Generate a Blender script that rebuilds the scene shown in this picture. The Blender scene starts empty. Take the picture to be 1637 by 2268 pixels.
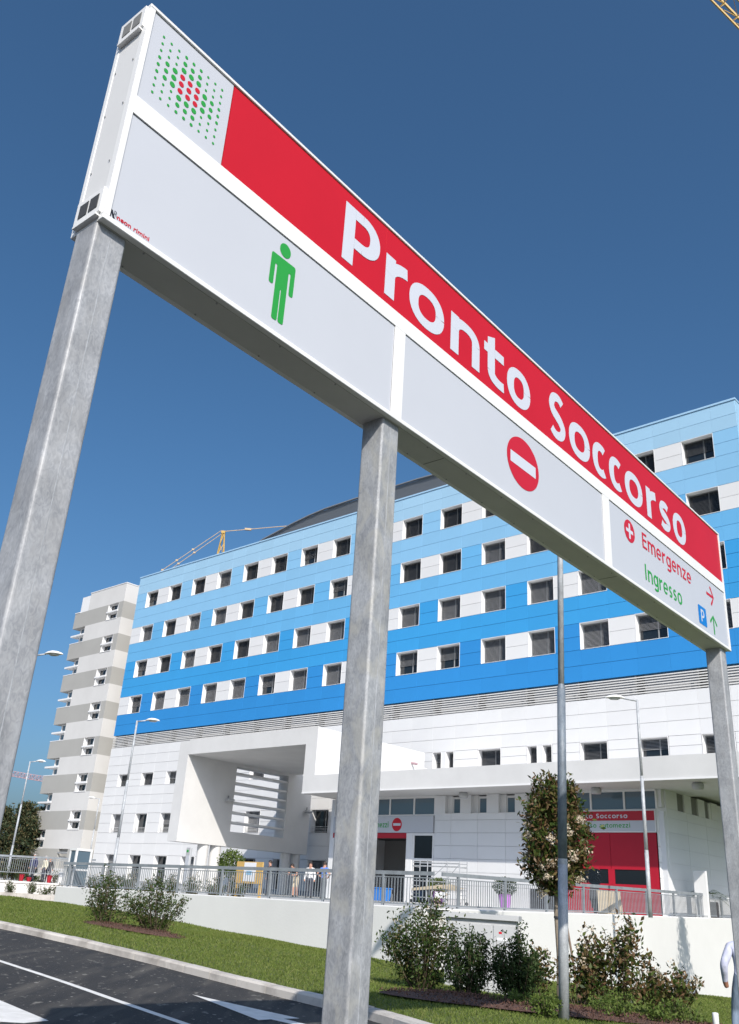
import bpy, math, random
import numpy as np
from mathutils import Matrix, Vector
C = bpy.context
SC = C.scene
COL = SC.collection
R = math.radians

# ------------------------------------------------------------------ camera
EYE = Vector((0, 0, 1.6))
PITCH, ROLL, FOC = 0.41181, 0.06393, 1960.28
_f = Vector((0, math.cos(PITCH), math.sin(PITCH)))
_r = Vector((1, 0, 0))
_u = _r.cross(_f)
_c, _s = math.cos(ROLL), math.sin(ROLL)
RT, UP = _c * _r + _s * _u, -_s * _r + _c * _u
cam = bpy.data.cameras.new('camera')
camo = bpy.data.objects.new('camera', cam)
COL.objects.link(camo)
camo.matrix_world = Matrix(((RT.x, UP.x, -_f.x, EYE.x), (RT.y, UP.y, -_f.y, EYE.y), (RT.z, UP.z, -_f.z, EYE.z), (0, 0, 0, 1)))
cam.sensor_fit = 'VERTICAL'
cam.sensor_height = 24
cam.lens = FOC / 2268 * 24
cam.clip_start = 0.05
cam.clip_end = 6000
SC.camera = camo

# ------------------------------------------------------------------ sky, sun, exposure
SUN_EL, SUN_AZ = R(37.0), math.atan2(0.2, -0.98)      # azimuth measured from +Y towards +X
world = bpy.data.worlds.new('World')
SC.world = world
world.use_nodes = True
nt = world.node_tree
sky = nt.nodes.new('ShaderNodeTexSky')
sky.sky_type = 'NISHITA'
sky.sun_disc = False
sky.sun_elevation = SUN_EL
sky.sun_rotation = SUN_AZ
sky.altitude = 0
sky.air_density = 1.0
sky.dust_density = 3.4
sky.ozone_density = 8.0
nt.nodes['Background'].inputs['Strength'].default_value = 0.118
hsv = nt.nodes.new('ShaderNodeHueSaturation')
hsv.inputs['Saturation'].default_value = 1.07
hsv.inputs['Hue'].default_value = 0.492
nt.links.new(sky.outputs[0], hsv.inputs['Color'])
nt.links.new(hsv.outputs[0], nt.nodes['Background'].inputs[0])
sl = bpy.data.lights.new('sun', 'SUN')
sl.energy = 4.35
sl.angle = R(0.53)
sl.color = (1.0, 0.935, 0.845)
so = bpy.data.objects.new('sun', sl)
COL.objects.link(so)
sdir = Vector((math.sin(SUN_AZ) * math.cos(SUN_EL), math.cos(SUN_AZ) * math.cos(SUN_EL), math.sin(SUN_EL)))
so.rotation_euler = sdir.to_track_quat('Z', 'Y').to_euler()
so.location = (20, -40, 60)
SC.view_settings.view_transform = 'Standard'
SC.view_settings.look = 'None'
SC.view_settings.gamma = 1
SC.view_settings.use_curve_mapping = False
SC.view_settings.exposure = 0.16
SC.render.engine = 'CYCLES'

# ------------------------------------------------------------------ materials
def lin(r, g, b):
    return tuple((c / 12.92 if c <= .04045 else ((c + .055) / 1.055) ** 2.4) for c in (r / 255, g / 255, b / 255))

def mat(name, col, rough=.6, metal=0., var=0., vscale=3., bump=0., bscale=60., spec=.5, col2=None, coords='Object', stretch=(1, 1, 1), detail=6., trans=0., thresh=(.35, .65)):
    m = bpy.data.materials.new(name)
    m.use_nodes = True
    t = m.node_tree
    b = t.nodes['Principled BSDF']
    b.inputs['Roughness'].default_value = rough
    b.inputs['Metallic'].default_value = metal
    b.inputs['Specular IOR Level'].default_value = spec
    b.inputs['Base Color'].default_value = (*col, 1)
    if trans:
        b.inputs['Transmission Weight'].default_value = trans
    tc = t.nodes.new('ShaderNodeTexCoord')
    mp = t.nodes.new('ShaderNodeMapping')
    mp.inputs['Scale'].default_value = stretch
    t.links.new(tc.outputs[coords], mp.inputs['Vector'])
    if var > 0 or col2:
        n = t.nodes.new('ShaderNodeTexNoise')
        n.inputs['Scale'].default_value = vscale
        n.inputs['Detail'].default_value = detail
        n.inputs['Roughness'].default_value = .62
        t.links.new(mp.outputs[0], n.inputs['Vector'])
        r = t.nodes.new('ShaderNodeValToRGB')
        c2 = col2 if col2 else tuple(min(1, c * (1 + var)) for c in col)
        c1 = col if col2 else tuple(c * (1 - var) for c in col)
        r.color_ramp.elements[0].position = thresh[0]
        r.color_ramp.elements[1].position = thresh[1]
        r.color_ramp.elements[0].color = (*c1, 1)
        r.color_ramp.elements[1].color = (*c2, 1)
        t.links.new(n.outputs['Fac'], r.inputs[0])
        t.links.new(r.outputs[0], b.inputs['Base Color'])
    if bump > 0:
        n2 = t.nodes.new('ShaderNodeTexNoise')
        n2.inputs['Scale'].default_value = bscale
        n2.inputs['Detail'].default_value = 4
        t.links.new(mp.outputs[0], n2.inputs['Vector'])
        bp = t.nodes.new('ShaderNodeBump')
        bp.inputs['Strength'].default_value = bump
        bp.inputs['Distance'].default_value = .02
        t.links.new(n2.outputs['Fac'], bp.inputs['Height'])
        t.links.new(bp.outputs[0], b.inputs['Normal'])
    return m

def leaf_mat(name, cols, rough=.58, trans=.25, spec=.18):
    m = bpy.data.materials.new(name)
    m.use_nodes = True
    t = m.node_tree
    b = t.nodes['Principled BSDF']
    b.inputs['Roughness'].default_value = rough
    b.inputs['Specular IOR Level'].default_value = spec
    g = t.nodes.new('ShaderNodeNewGeometry')
    r = t.nodes.new('ShaderNodeValToRGB')
    e = r.color_ramp.elements
    while len(e) < len(cols):
        e.new(.5)
    for i, c in enumerate(cols):
        e[i].position = i / (len(cols) - 1)
        e[i].color = (*c, 1)
    t.links.new(g.outputs['Random Per Island'], r.inputs[0])
    t.links.new(r.outputs[0], b.inputs['Base Color'])
    tr = t.nodes.new('ShaderNodeBsdfTranslucent')
    t.links.new(r.outputs[0], tr.inputs['Color'])
    mx = t.nodes.new('ShaderNodeMixShader')
    mx.inputs[0].default_value = trans
    t.links.new(b.outputs[0], mx.inputs[1])
    t.links.new(tr.outputs[0], mx.inputs[2])
    t.links.new(mx.outputs[0], t.nodes['Material Output'].inputs['Surface'])
    return m

M = {}
def galv(name, base, patch, seed, amt):
    """hot-dip galvanised steel: spangle, vertical runs, dull blotches"""
    m = bpy.data.materials.new(name)
    m.use_nodes = True
    t = m.node_tree
    b = t.nodes['Principled BSDF']
    b.inputs['Metallic'].default_value = .12
    b.inputs['Roughness'].default_value = .58
    tc = t.nodes.new('ShaderNodeTexCoord')
    def noise(scale, st, det, dist=0.):
        mp = t.nodes.new('ShaderNodeMapping')
        mp.inputs['Scale'].default_value = st
        mp.inputs['Location'].default_value = (seed, seed * 2, seed * 3)
        t.links.new(tc.outputs['Object'], mp.inputs[0])
        n = t.nodes.new('ShaderNodeTexNoise')
        n.inputs['Scale'].default_value = scale
        n.inputs['Detail'].default_value = det
        n.inputs['Distortion'].default_value = dist
        t.links.new(mp.outputs[0], n.inputs['Vector'])
        return n
    def ramp(n, p0, p1, c0, c1):
        r = t.nodes.new('ShaderNodeValToRGB')
        r.color_ramp.elements[0].position = p0
        r.color_ramp.elements[1].position = p1
        r.color_ramp.elements[0].color = (*c0, 1)
        r.color_ramp.elements[1].color = (*c1, 1)
        t.links.new(n.outputs['Fac'], r.inputs[0])
        return r
    r1 = ramp(noise(5.0, (1, 1, .6), 12, .8), .32, .68, tuple(c * .78 for c in base), tuple(c * 1.18 for c in base))
    r2 = ramp(noise(38., (1, 1, .5), 8, 1.6), .36, .66, (.72, .735, .76), (1.13, 1.13, 1.13))
    mx = t.nodes.new('ShaderNodeMix')
    mx.data_type = 'RGBA'
    mx.blend_type = 'MULTIPLY'
    mx.inputs[0].default_value = .75
    t.links.new(r1.outputs[0], mx.inputs[6])
    t.links.new(r2.outputs[0], mx.inputs[7])
    r3 = ramp(noise(6.5, (1, 1, .6), 15, 1.2), .46, .66, (0, 0, 0), (amt, amt, amt))
    m2 = t.nodes.new('ShaderNodeMix')
    m2.data_type = 'RGBA'
    t.links.new(r3.outputs[0], m2.inputs[0])
    t.links.new(mx.outputs[2], m2.inputs[6])
    m2.inputs[7].default_value = (*patch, 1)
    t.links.new(m2.outputs[2], b.inputs['Base Color'])
    bp = t.nodes.new('ShaderNodeBump')
    bp.inputs['Strength'].default_value = .22
    bp.inputs['Distance'].default_value = .01
    t.links.new(noise(9., (1, 1, .5), 8, .5).outputs['Fac'], bp.inputs['Height'])
    t.links.new(bp.outputs[0], b.inputs['Normal'])
    return m

M['galv'] = galv('galvanised_steel', (.36, .37, .385), (.43, .425, .415), 0., .25)
M['galv2'] = galv('galvanised_stained', (.345, .357, .37), (.46, .45, .40), 3., .5)
M['rail'] = mat('galvanised_rail', (.265, .29, .315), .55, .15, .16, 2.5)
M['lamp_pole'] = galv('lamp_pole_zinc', (.44, .46, .48), (.36, .38, .40), 7., .4)
M['lamp_sleeve'] = galv('lamp_sleeve_zinc', (.17, .205, .245), (.24, .27, .30), 5., .5)
M['lamp_head'] = mat('lamp_head_white', (.80, .80, .78), .35)
M['lamp_glass'] = mat('lamp_glass', (.55, .57, .57), .15)
M['sign_frame'] = mat('sign_frame_white', (.80, .80, .79), .38, var=.02, vscale=2)
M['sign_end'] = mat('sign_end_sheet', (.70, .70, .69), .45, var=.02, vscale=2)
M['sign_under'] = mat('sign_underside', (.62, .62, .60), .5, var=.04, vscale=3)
M['sign_white'] = mat('sign_panel_white', (.545, .568, .615), .25, var=.015, vscale=.7)
M['sign_red'] = mat('sign_red', (.53, .0105, .022), .42, var=.03, vscale=1.2, spec=.3)
M['print_white'] = mat('print_white', (.60, .63, .70), .35)
M['print_red'] = mat('print_red', (.54, .012, .026), .4)
M['print_green'] = mat('print_green', (.026, .32, .05), .4)
M['print_blue'] = mat('print_blue', (.004, .19, .58), .35)
M['print_black'] = mat('print_black', (.02, .02, .025), .4)
M['grille'] = mat('vent_grille', (.06, .06, .06), .6)
M['grille_lt'] = mat('vent_grille_light', (.20, .20, .19), .6)
M['gap'] = mat('shadow_gap_seal', (.03, .03, .035), .8)
BL = [lin(171, 212, 239), lin(148, 202, 239), lin(114, 187, 236), lin(66, 164, 228), lin(55, 146, 217)]
BL = [tuple(c * .86 for c in b) for b in BL]
def per_piece(m, amt):
    t = m.node_tree
    b = t.nodes['Principled BSDF']
    oi = t.nodes.new('ShaderNodeObjectInfo')
    mr = t.nodes.new('ShaderNodeMapRange')
    mr.inputs['To Min'].default_value = 1 - amt
    mr.inputs['To Max'].default_value = 1 + amt
    t.links.new(oi.outputs['Random'], mr.inputs['Value'])
    mx = t.nodes.new('ShaderNodeMix')
    mx.data_type = 'RGBA'
    mx.blend_type = 'MULTIPLY'
    mx.inputs[0].default_value = 1
    t.links.new(b.inputs['Base Color'].links[0].from_socket, mx.inputs[6])
    t.links.new(mr.outputs[0], mx.inputs[7])
    t.links.new(mx.outputs[2], b.inputs['Base Color'])
for i, b in enumerate(BL):
    M['blue%d' % i] = mat('cladding_blue_%s' % 'abcde'[i], b, .32, var=.018, vscale=.35, detail=2)
    per_piece(M['blue%d' % i], .03)
    M['bluej%d' % i] = mat('cladding_joint_%s' % 'abcde'[i], tuple(c * .42 for c in b), .6)
M['white'] = mat('cladding_white', (.715, .715, .715), .4, var=.02, vscale=.4, detail=2)
per_piece(M['white'], .022)
M['whitej'] = mat('cladding_joint_grey', (.40, .41, .43), .7)
M['white_er'] = mat('pavilion_cladding', (.74, .75, .765), .4, var=.02, vscale=.5)
per_piece(M['white_er'], .02)
M['reveal'] = mat('window_reveal_white', (.82, .82, .82), .5)
M['render'] = mat('render_white', (.645, .645, .64), .9, var=.04, vscale=.5, bump=.12, bscale=30)
M['render_wall'] = mat('retaining_render', (.675, .675, .665), .9, var=.03, vscale=.45, bump=.2, bscale=14, detail=9)
M['render_warm'] = mat('render_warm', (.70, .69, .655), .85, var=.03, vscale=.5)
M['tower_lt'] = mat('tower_render_light', lin(205, 204, 202), .9, var=.035, vscale=.3)
M['tower_dk'] = mat('tower_render_grey', lin(165, 164, 160), .9, var=.035, vscale=.3)
M['glass'] = mat('window_glass', (.012, .017, .022), .06, spec=.6)
M['glass_sky'] = mat('clerestory_glass', (.10, .15, .19), .05, spec=.9)
M['frame_grey'] = mat('window_frame_grey', (.30, .31, .32), .5)
M['frame_white'] = mat('window_frame_white', (.78, .78, .78), .45)
M['blind'] = mat('blind_slat', (.40, .41, .43), .45)
M['blind_dk'] = mat('blind_slat_dark', (.12, .125, .135), .5)
M['louvre'] = mat('louvre_grey', (.56, .555, .54), .55)
M['louvre_in'] = mat('louvre_recess', (.20, .20, .20), .8)
M['roof_metal'] = mat('roof_sheet_grey', (.22, .235, .255), .5, .1)
M['coping'] = mat('coping_blue', (.40, .62, .82), .4, .1)
M['coping_w'] = mat('coping_white', (.78, .78, .78), .5)
M['red_door'] = mat('red_door', (.42, .010, .028), .35, var=.03, vscale=1)
M['red_lintel'] = mat('red_lintel', (.45, .02, .035), .4)
M['dark_in'] = mat('interior_dark', (.065, .065, .068), .8)
M['inner_wall'] = mat('interior_wall', (.22, .22, .22), .8)
M['crane_y'] = mat('crane_yellow', (.52, .34, .09), .6)
M['crane_p'] = mat('crane_faded', (.50, .38, .24), .6)
M['crane_r'] = mat('crane_red', (.38, .26, .29), .7)
M['kerb'] = mat('kerb_concrete', (.57, .535, .49), .9, col2=(.27, .245, .22), vscale=1.1, bump=.35, bscale=50, thresh=(.45, .72), detail=10, coords='Object')
per_piece(M['kerb'], .07)
M['mulch'] = mat('mulch_bark', (.105, .055, .04), .95, var=.55, vscale=26, bump=.9, bscale=45)
M['bark'] = mat('bark', (.20, .165, .125), .9, var=.3, vscale=14, bump=.5, bscale=30, stretch=(1, 1, .25))
M['stem'] = mat('stem_brown', (.11, .08, .055), .9)
M['stake'] = mat('wooden_stake', (.22, .16, .12), .9, var=.2, vscale=10, stretch=(1, 1, .2))
M['cabinet'] = mat('cabinet_grey', (.46, .47, .48), .5, var=.03, vscale=2)
M['plastic_purple'] = mat('purple_pot', (.50, .20, .62), .4)
M['plastic_blue'] = mat('blue_bin', (.03, .20, .62), .4)
M['paving'] = mat('plaza_paving', (.45, .45, .44), .9, var=.06, vscale=.8)
M['wood_yellow'] = mat('notice_board_wood', (.62, .40, .13), .6, var=.08, vscale=6)
M['paper'] = mat('paper', (.80, .81, .84), .7)
M['black'] = mat('black_plastic', (.03, .03, .035), .5)
M['tan'] = mat('tan_board', (.50, .42, .30), .8)
M['skin'] = mat('skin', (.50, .27, .19), .55)
M['skin_dk'] = mat('skin_tanned', (.36, .17, .11), .55)
M['hair'] = mat('hair_dark', (.03, .022, .018), .6)
M['hair_g'] = mat('hair_grey', (.35, .33, .31), .6)
for nm, c in dict(shirt_lav=(.50, .52, .66), shirt_white=(.78, .78, .78), shirt_blue=(.11, .22, .62), shirt_black=(.035, .035, .04), shirt_cream=(.70, .66, .52), shirt_navy=(.035, .04, .12),
                  jeans=(.16, .21, .28), trousers_dk=(.045, .05, .07), shorts=(.50, .43, .32), shoe=(.03, .03, .03)).items():
    M[nm] = mat(nm, c, .85, var=.12, vscale=9, bump=.9, bscale=11, stretch=(1, 1, .55))
M['leaf'] = leaf_mat('leaf_shrub', [(.018, .040, .010), (.035, .070, .016), (.055, .095, .022), (.075, .10, .03), (.11, .085, .035)])
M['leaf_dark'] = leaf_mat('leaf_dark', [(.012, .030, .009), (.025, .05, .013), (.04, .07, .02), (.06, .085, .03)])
M['leaf_red'] = leaf_mat('leaf_photinia', [(.022, .048, .010), (.045, .075, .016), (.075, .105, .022), (.12, .10, .035), (.15, .085, .045), (.20, .135, .075)], rough=.45)
M['leaf_young'] = leaf_mat('leaf_young', [(.06, .10, .02), (.10, .15, .03), (.15, .19, .05)])
M['leaf_conifer'] = leaf_mat('leaf_conifer', [(.022, .04, .02), (.04, .06, .03), (.07, .075, .035), (.12, .095, .045)], trans=.1)
M['blossom'] = leaf_mat('blossom_cream', [(.55, .44, .32), (.66, .56, .43), (.72, .66, .55)], rough=.7)
M['palm'] = leaf_mat('palm_leaf', [(.02, .05, .015), (.05, .09, .025)])

# asphalt with scuffs and pale specks
def asphalt():
    m = mat('asphalt', (.032, .032, .034), .88, spec=.25, col2=(.050, .049, .048), vscale=.55, bump=.5, bscale=140, thresh=(.3, .72), stretch=(1, .55, 1))
    t = m.node_tree
    b = t.nodes['Principled BSDF']
    src = b.inputs['Base Color'].links[0].from_socket
    tc = t.nodes['Texture Coordinate'] if 'Texture Coordinate' in t.nodes else t.nodes.new('ShaderNodeTexCoord')
    def layer(prev, scale, st, rot, p0, p1, c):
        mp = t.nodes.new('ShaderNodeMapping')
        mp.inputs['Scale'].default_value = st
        mp.inputs['Rotation'].default_value = (0, 0, rot)
        t.links.new(tc.outputs['Object'], mp.inputs[0])
        n = t.nodes.new('ShaderNodeTexNoise')
        n.inputs['Scale'].default_value = scale
        n.inputs['Detail'].default_value = 5
        t.links.new(mp.outputs[0], n.inputs['Vector'])
        r = t.nodes.new('ShaderNodeValToRGB')
        r.color_ramp.elements[0].position = p0
        r.color_ramp.elements[1].position = p1
        r.color_ramp.elements[0].color = (0, 0, 0, 1)
        r.color_ramp.elements[1].color = (1, 1, 1, 1)
        t.links.new(n.outputs['Fac'], r.inputs[0])
        x = t.nodes.new('ShaderNodeMix')
        x.data_type = 'RGBA'
        t.links.new(r.outputs[0], x.inputs[0])
        t.links.new(prev, x.inputs[6])
        x.inputs[7].default_value = (*c, 1)
        return x.outputs[2]
    s = layer(src, .9, (2.6, .22, 1), R(40), .48, .70, (.105, .098, .088))
    s = layer(s, 1.7, (2.2, .35, 1), R(38), .52, .68, (.030, .031, .034))
    s = layer(s, 3.2, (1.5, .7, 1), R(35), .635, .70, (.20, .19, .17))
    s = layer(s, 9., (1.2, .8, 1), R(30), .655, .70, (.33, .31, .28))
    s = layer(s, 60., (1, 1, 1), 0, .52, .75, (.085, .083, .08))
    t.links.new(s, b.inputs['Base Color'])
    return m
M['asphalt'] = asphalt()
M['paint'] = mat('road_paint', (.66, .65, .62), .7, col2=(.80, .79, .77), vscale=4, bump=.25, bscale=120)
M['grass'] = mat('lawn_turf', (.070, .100, .024), .95, col2=(.115, .145, .038), vscale=1.3, bump=.8, bscale=70, thresh=(.3, .7))
M['blade'] = leaf_mat('grass_blade', [(.09, .135, .026), (.135, .19, .036), (.175, .22, .05), (.23, .24, .085)], rough=.6, trans=.3)

# ------------------------------------------------------------------ mesh helpers
class MB:
    def __init__(self):
        self.v, self.f = [], []
    def add(self, vs, fs):
        n = len(self.v)
        self.v += [tuple(p) for p in vs]
        self.f += [tuple(i + n for i in f) for f in fs]
        return self
    def box(self, x0, x1, y0, y1, z0, z1):
        return self.add([(x0, y0, z0), (x1, y0, z0), (x1, y1, z0), (x0, y1, z0), (x0, y0, z1), (x1, y0, z1), (x1, y1, z1), (x0, y1, z1)],
                        [(3, 2, 1, 0), (4, 5, 6, 7), (0, 1, 5, 4), (1, 2, 6, 5), (2, 3, 7, 6), (3, 0, 4, 7)])
    def bbox(self, x0, x1, y0, y1, z0, z1, b=.01):
        """box with the four vertical-ish and front edges chamfered: two shells of an inset profile"""
        vs = []
        for z, d in ((z0, b), (z0 + b, 0), (z1 - b, 0), (z1, b)):
            for x, y in ((x0 + b, y0), (x1 - b, y0), (x1, y0 + b), (x1, y1 - b), (x1 - b, y1), (x0 + b, y1), (x0, y1 - b), (x0, y0 + b)):
                cx, cy = (x0 + x1) / 2, (y0 + y1) / 2
                hx, hy = (x1 - x0) / 2, (y1 - y0) / 2
                vs.append((cx + (x - cx) * (hx - d) / hx, cy + (y - cy) * (hy - d) / hy, z))
        fs = [tuple(range(7, -1, -1)), tuple(range(24, 32))]
        for k in range(3):
            for i in range(8):
                j = (i + 1) % 8
                fs.append((k * 8 + i, k * 8 + j, k * 8 + 8 + j, k * 8 + 8 + i))
        return self.add(vs, fs)
    def tube(self, p0, p1, r0, r1=None, n=8, cap=True):
        r1 = r0 if r1 is None else r1
        p0, p1 = Vector(p0), Vector(p1)
        d = (p1 - p0).normalized()
        a = d.orthogonal().normalized()
        b = d.cross(a)
        vs = []
        for p, r in ((p0, r0), (p1, r1)):
            for i in range(n):
                t = 2 * math.pi * i / n
                vs.append(p + a * (r * math.cos(t)) + b * (r * math.sin(t)))
        fs = [(i, (i + 1) % n, n + (i + 1) % n, n + i) for i in range(n)]
        if cap:
            fs += [tuple(range(n - 1, -1, -1)), tuple(range(n, 2 * n))]
        return self.add(vs, fs)
    def lathe(self, prof, c=(0, 0, 0), n=16):
        vs = []
        for r, z in prof:
            for i in range(n):
                t = 2 * math.pi * i / n
                vs.append((c[0] + r * math.cos(t), c[1] + r * math.sin(t), c[2] + z))
        fs = []
        for k in range(len(prof) - 1):
            for i in range(n):
                j = (i + 1) % n
                fs.append((k * n + i, k * n + j, k * n + n + j, k * n + n + i))
        fs += [tuple(range(n - 1, -1, -1)), tuple(range((len(prof) - 1) * n, len(prof) * n))]
        return self.add(vs, fs)
    def bar(self, p0, p1, w, h=None, up=(0, 0, 1)):
        h = w if h is None else h
        p0, p1 = Vector(p0), Vector(p1)
        d = (p1 - p0).normalized()
        s = d.cross(Vector(up))
        if s.length < 1e-4:
            s = d.orthogonal()
        s.normalize()
        t = s.cross(d)
        vs = []
        for p in (p0, p1):
            for a, b in ((-1, -1), (1, -1), (1, 1), (-1, 1)):
                vs.append(p + s * (a * w / 2) + t * (b * h / 2))
        return self.add(vs, [(3, 2, 1, 0), (4, 5, 6, 7), (0, 1, 5, 4), (1, 2, 6, 5), (2, 3, 7, 6), (3, 0, 4, 7)])
    def poly(self, pts):
        return self.add(pts, [tuple(range(len(pts)))])
    def prism(self, pts, y0, y1):
        """polygon in x,z extruded along y"""
        n = len(pts)
        vs = [(x, y0, z) for x, z in pts] + [(x, y1, z) for x, z in pts]
        fs = [tuple(range(n)), tuple(range(2 * n - 1, n - 1, -1))]
        fs += [(i, n + i, n + (i + 1) % n, (i + 1) % n) for i in range(n)]
        return self.add(vs, fs)
    def mesh(self, name):
        me = bpy.data.meshes.new(name)
        me.from_pydata(self.v, [], self.f)
        me.update()
        return me
    def build(self, name, m, parent=None, org=None, smooth=False):
        if org is None:
            org = ORG.get(parent.name if parent else '', (0, 0, 0))
        if org != (0, 0, 0):
            self.v = [(x - org[0], y - org[1], z - org[2]) for x, y, z in self.v]
        me = self.mesh(name)
        me.materials.append(m)
        if smooth:
            for p in me.polygons:
                p.use_smooth = True
        o = bpy.data.objects.new(name, me)
        COL.objects.link(o)
        if parent:
            o.parent = parent
            ORG[o.name] = org
        return o
ORG = {}

def obj(name, me, parent=None, loc=None):
    o = bpy.data.objects.new(name, me)
    COL.objects.link(o)
    if parent:
        o.parent = parent
    if loc:
        o.location = loc
    return o

def tag(o, label=None, cat=None, group=None, kind=None):
    if label: o['label'] = label
    if cat: o['category'] = cat
    if group: o['group'] = group
    if kind: o['kind'] = kind
    return o

def thing(name, label, cat, loc=(0, 0, 0), rz=0., group=None, kind=None):
    o = bpy.data.objects.new(name, None)
    o.empty_display_size = .3
    COL.objects.link(o)
    o.location = loc
    o.rotation_euler = (0, 0, rz)
    return tag(o, label, cat, group, kind)

def copy_tree(o, parent=None):
    c = o.copy()
    COL.objects.link(c)
    c.parent = parent
    for ch in list(o.children):
        copy_tree(ch, c)
    return c

def np_mesh(name, V, F, m):
    """fast mesh from numpy arrays; F is (n,k)"""
    me = bpy.data.meshes.new(name)
    n, k = F.shape
    me.vertices.add(len(V))
    me.vertices.foreach_set('co', np.ascontiguousarray(V, dtype=np.float32).ravel())
    me.loops.add(n * k)
    me.loops.foreach_set('vertex_index', np.ascontiguousarray(F, dtype=np.int32).ravel())
    me.polygons.add(n)
    me.polygons.foreach_set('loop_start', np.arange(0, n * k, k, dtype=np.int32))
    me.polygons.foreach_set('loop_total', np.full(n, k, dtype=np.int32))
    me.update(calc_edges=True)
    me.validate()
    me.materials.append(m)
    return me

# ------------------------------------------------------------------ frames of reference
PH = -0.7465                                    # heading of the hospital front
U = Vector((math.cos(PH), math.sin(PH), 0))
NV = Vector((-math.sin(PH), math.cos(PH), 0))
F0 = Vector((-27.208, 102.405, 0))              # lower left corner of the blue front
def W(u, n, z=0.):
    return F0 + U * u + NV * n + Vector((0, 0, z))
TH = 0.8665                                     # heading of the portal sign
SP = Vector((-1.7164, 4.2236, 0))

def sst(t):
    t = max(0., min(1., t))
    return t * t * (3 - 2 * t)
def hz(x, y):
    h = (-.0772 * x - .0097 * y) * sst((y - 9) / 17.)
    k = .22                                     # soft cap so the far left stays level
    d = (.50 - h) / k
    return h if d > 4 else .50 - k * math.log(1 + math.exp(d)) if d > -20 else .50
def zp(x, y):
    return 1.244 + .014 * x + .005 * y

def ray(px, py):
    """direction of a photo point (photo scaled to 1637 x 2268)"""
    return RT * ((px - 818.5) / FOC) + UP * (-(py - 1134) / FOC) + _f
def at_dist(px, py, y):
    r = ray(px, py)
    return EYE + r * (y / r.y)

# ================================================================== SETTING: ground
def heightgrid(name, xs, ys, m, fz):
    V = np.array([(x, y, fz(x, y)) for y in ys for x in xs])
    nx = len(xs)
    F = np.array([(j * nx + i, j * nx + i + 1, (j + 1) * nx + i + 1, (j + 1) * nx + i) for j in range(len(ys) - 1) for i in range(nx - 1)])
    me = np_mesh(name, V, F, m)
    me.polygons.foreach_set('use_smooth', [True] * len(me.polygons))
    return me
xs = [-3000, -900, -300, -150] + list(np.arange(-80, 80.1, 2)) + [150, 300, 900, 3000]
ys = [-3000, -600, -150, -60] + list(np.arange(-30, 130, 1.0)) + [200, 400, 900, 3000]
def hz_far(x, y):
    return hz(max(-90, min(60, x)), min(y, 120))
road = tag(obj('road', heightgrid('road', xs, ys, M['asphalt'], hz_far)), 'dark asphalt road curving past the lawn in front of the hospital', kind='structure')

# kerb line (road edge) from far left to near right
KERB = [(-26, 41.5), (-17.5, 34.2), (-12.4, 29.6), (-9.05, 26.1), (-6.78, 24.05), (-4.8, 22.2), (-3.1, 20.35), (-1.47, 18.3), (-.3, 16.75), (.5, 15.45), (1.15, 13.9), (1.75, 11.9), (2.3, 9.2), (2.8, 6.), (3.3, 2.)]
def resample(pts, n=None, step=None):
    P = [Vector((*p[:2], 0)) for p in pts]
    L = [0]
    for a, b in zip(P, P[1:]):
        L.append(L[-1] + (b - a).length)
    if n is None:
        n = int(L[-1] / step) + 1
    out = []
    for i in range(n):
        s = L[-1] * i / (n - 1)
        k = max(0, min(len(P) - 2, next((j for j in range(len(L) - 1) if L[j + 1] >= s - 1e-9), len(P) - 2)))
        t = (s - L[k]) / max(1e-9, L[k + 1] - L[k])
        out.append(P[k].lerp(P[k + 1], t))
    return out
def smooth_line(pts, it=3):
    P = [Vector((*p[:2], 0)) for p in pts]
    for _ in range(it):
        Q = [P[0]]
        for a, b in zip(P, P[1:]):
            Q += [a.lerp(b, .25), a.lerp(b, .75)]
        Q.append(P[-1])
        P = Q
    return P
kl = resample(smooth_line(KERB), step=1.0)
kerb = thing('kerb', 'pale concrete kerb curving between the asphalt road and the lawn', None, (kl[20].x, kl[20].y, hz(kl[20].x, kl[20].y)), kind='structure')
KO = tuple(kerb.location)
rng = random.Random(3)
KW, KH = .24, .145
for a, b in zip(kl, kl[1:]):
    d = (b - a).normalized()
    nrm = Vector((-d.y, d.x, 0))              # towards the lawn (line runs left to right)
    if nrm.y < 0: nrm = -nrm
    p, q = a + d * .006, b - d * .006
    j = rng.uniform(-.006, .006)
    prof = [(0, -.12), (0.012, KH - .035), (.045, KH), (KW, KH), (KW, -.12)]
    vs = []
    for e in (p, q):
        zz = hz(e.x, e.y) + j
        for w, h in prof:
            vs.append((e.x + nrm.x * w - KO[0], e.y + nrm.y * w - KO[1], zz + h - KO[2]))
    n = len(prof)
    mb = MB().add(vs, [(i, i + 1, n + i + 1, n + i) for i in range(n - 1)] + [tuple(range(n - 1, -1, -1)), tuple(range(n, 2 * n))])
    mb.build('kerb_stone', M['kerb'], kerb, org=(0, 0, 0))

# lawn between kerb and retaining wall
WL = [(-33, 52), (-24, 51.5), (-17.5, 50.4)] + [tuple(W(u, -31.72)[:2]) for u in (47.4, 52, 57, 62, 66, 69)] + [tuple(W(70.55, n)[:2]) for n in (-30.5, -25, -18, -8, 2)] + [(60, 70), (70, 30), (60, 0)]
NS, NT = 150, 56
ka = [Vector(p) for p in resample(smooth_line(KERB), n=NS)]
wa = resample(WL, n=NS)
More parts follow.
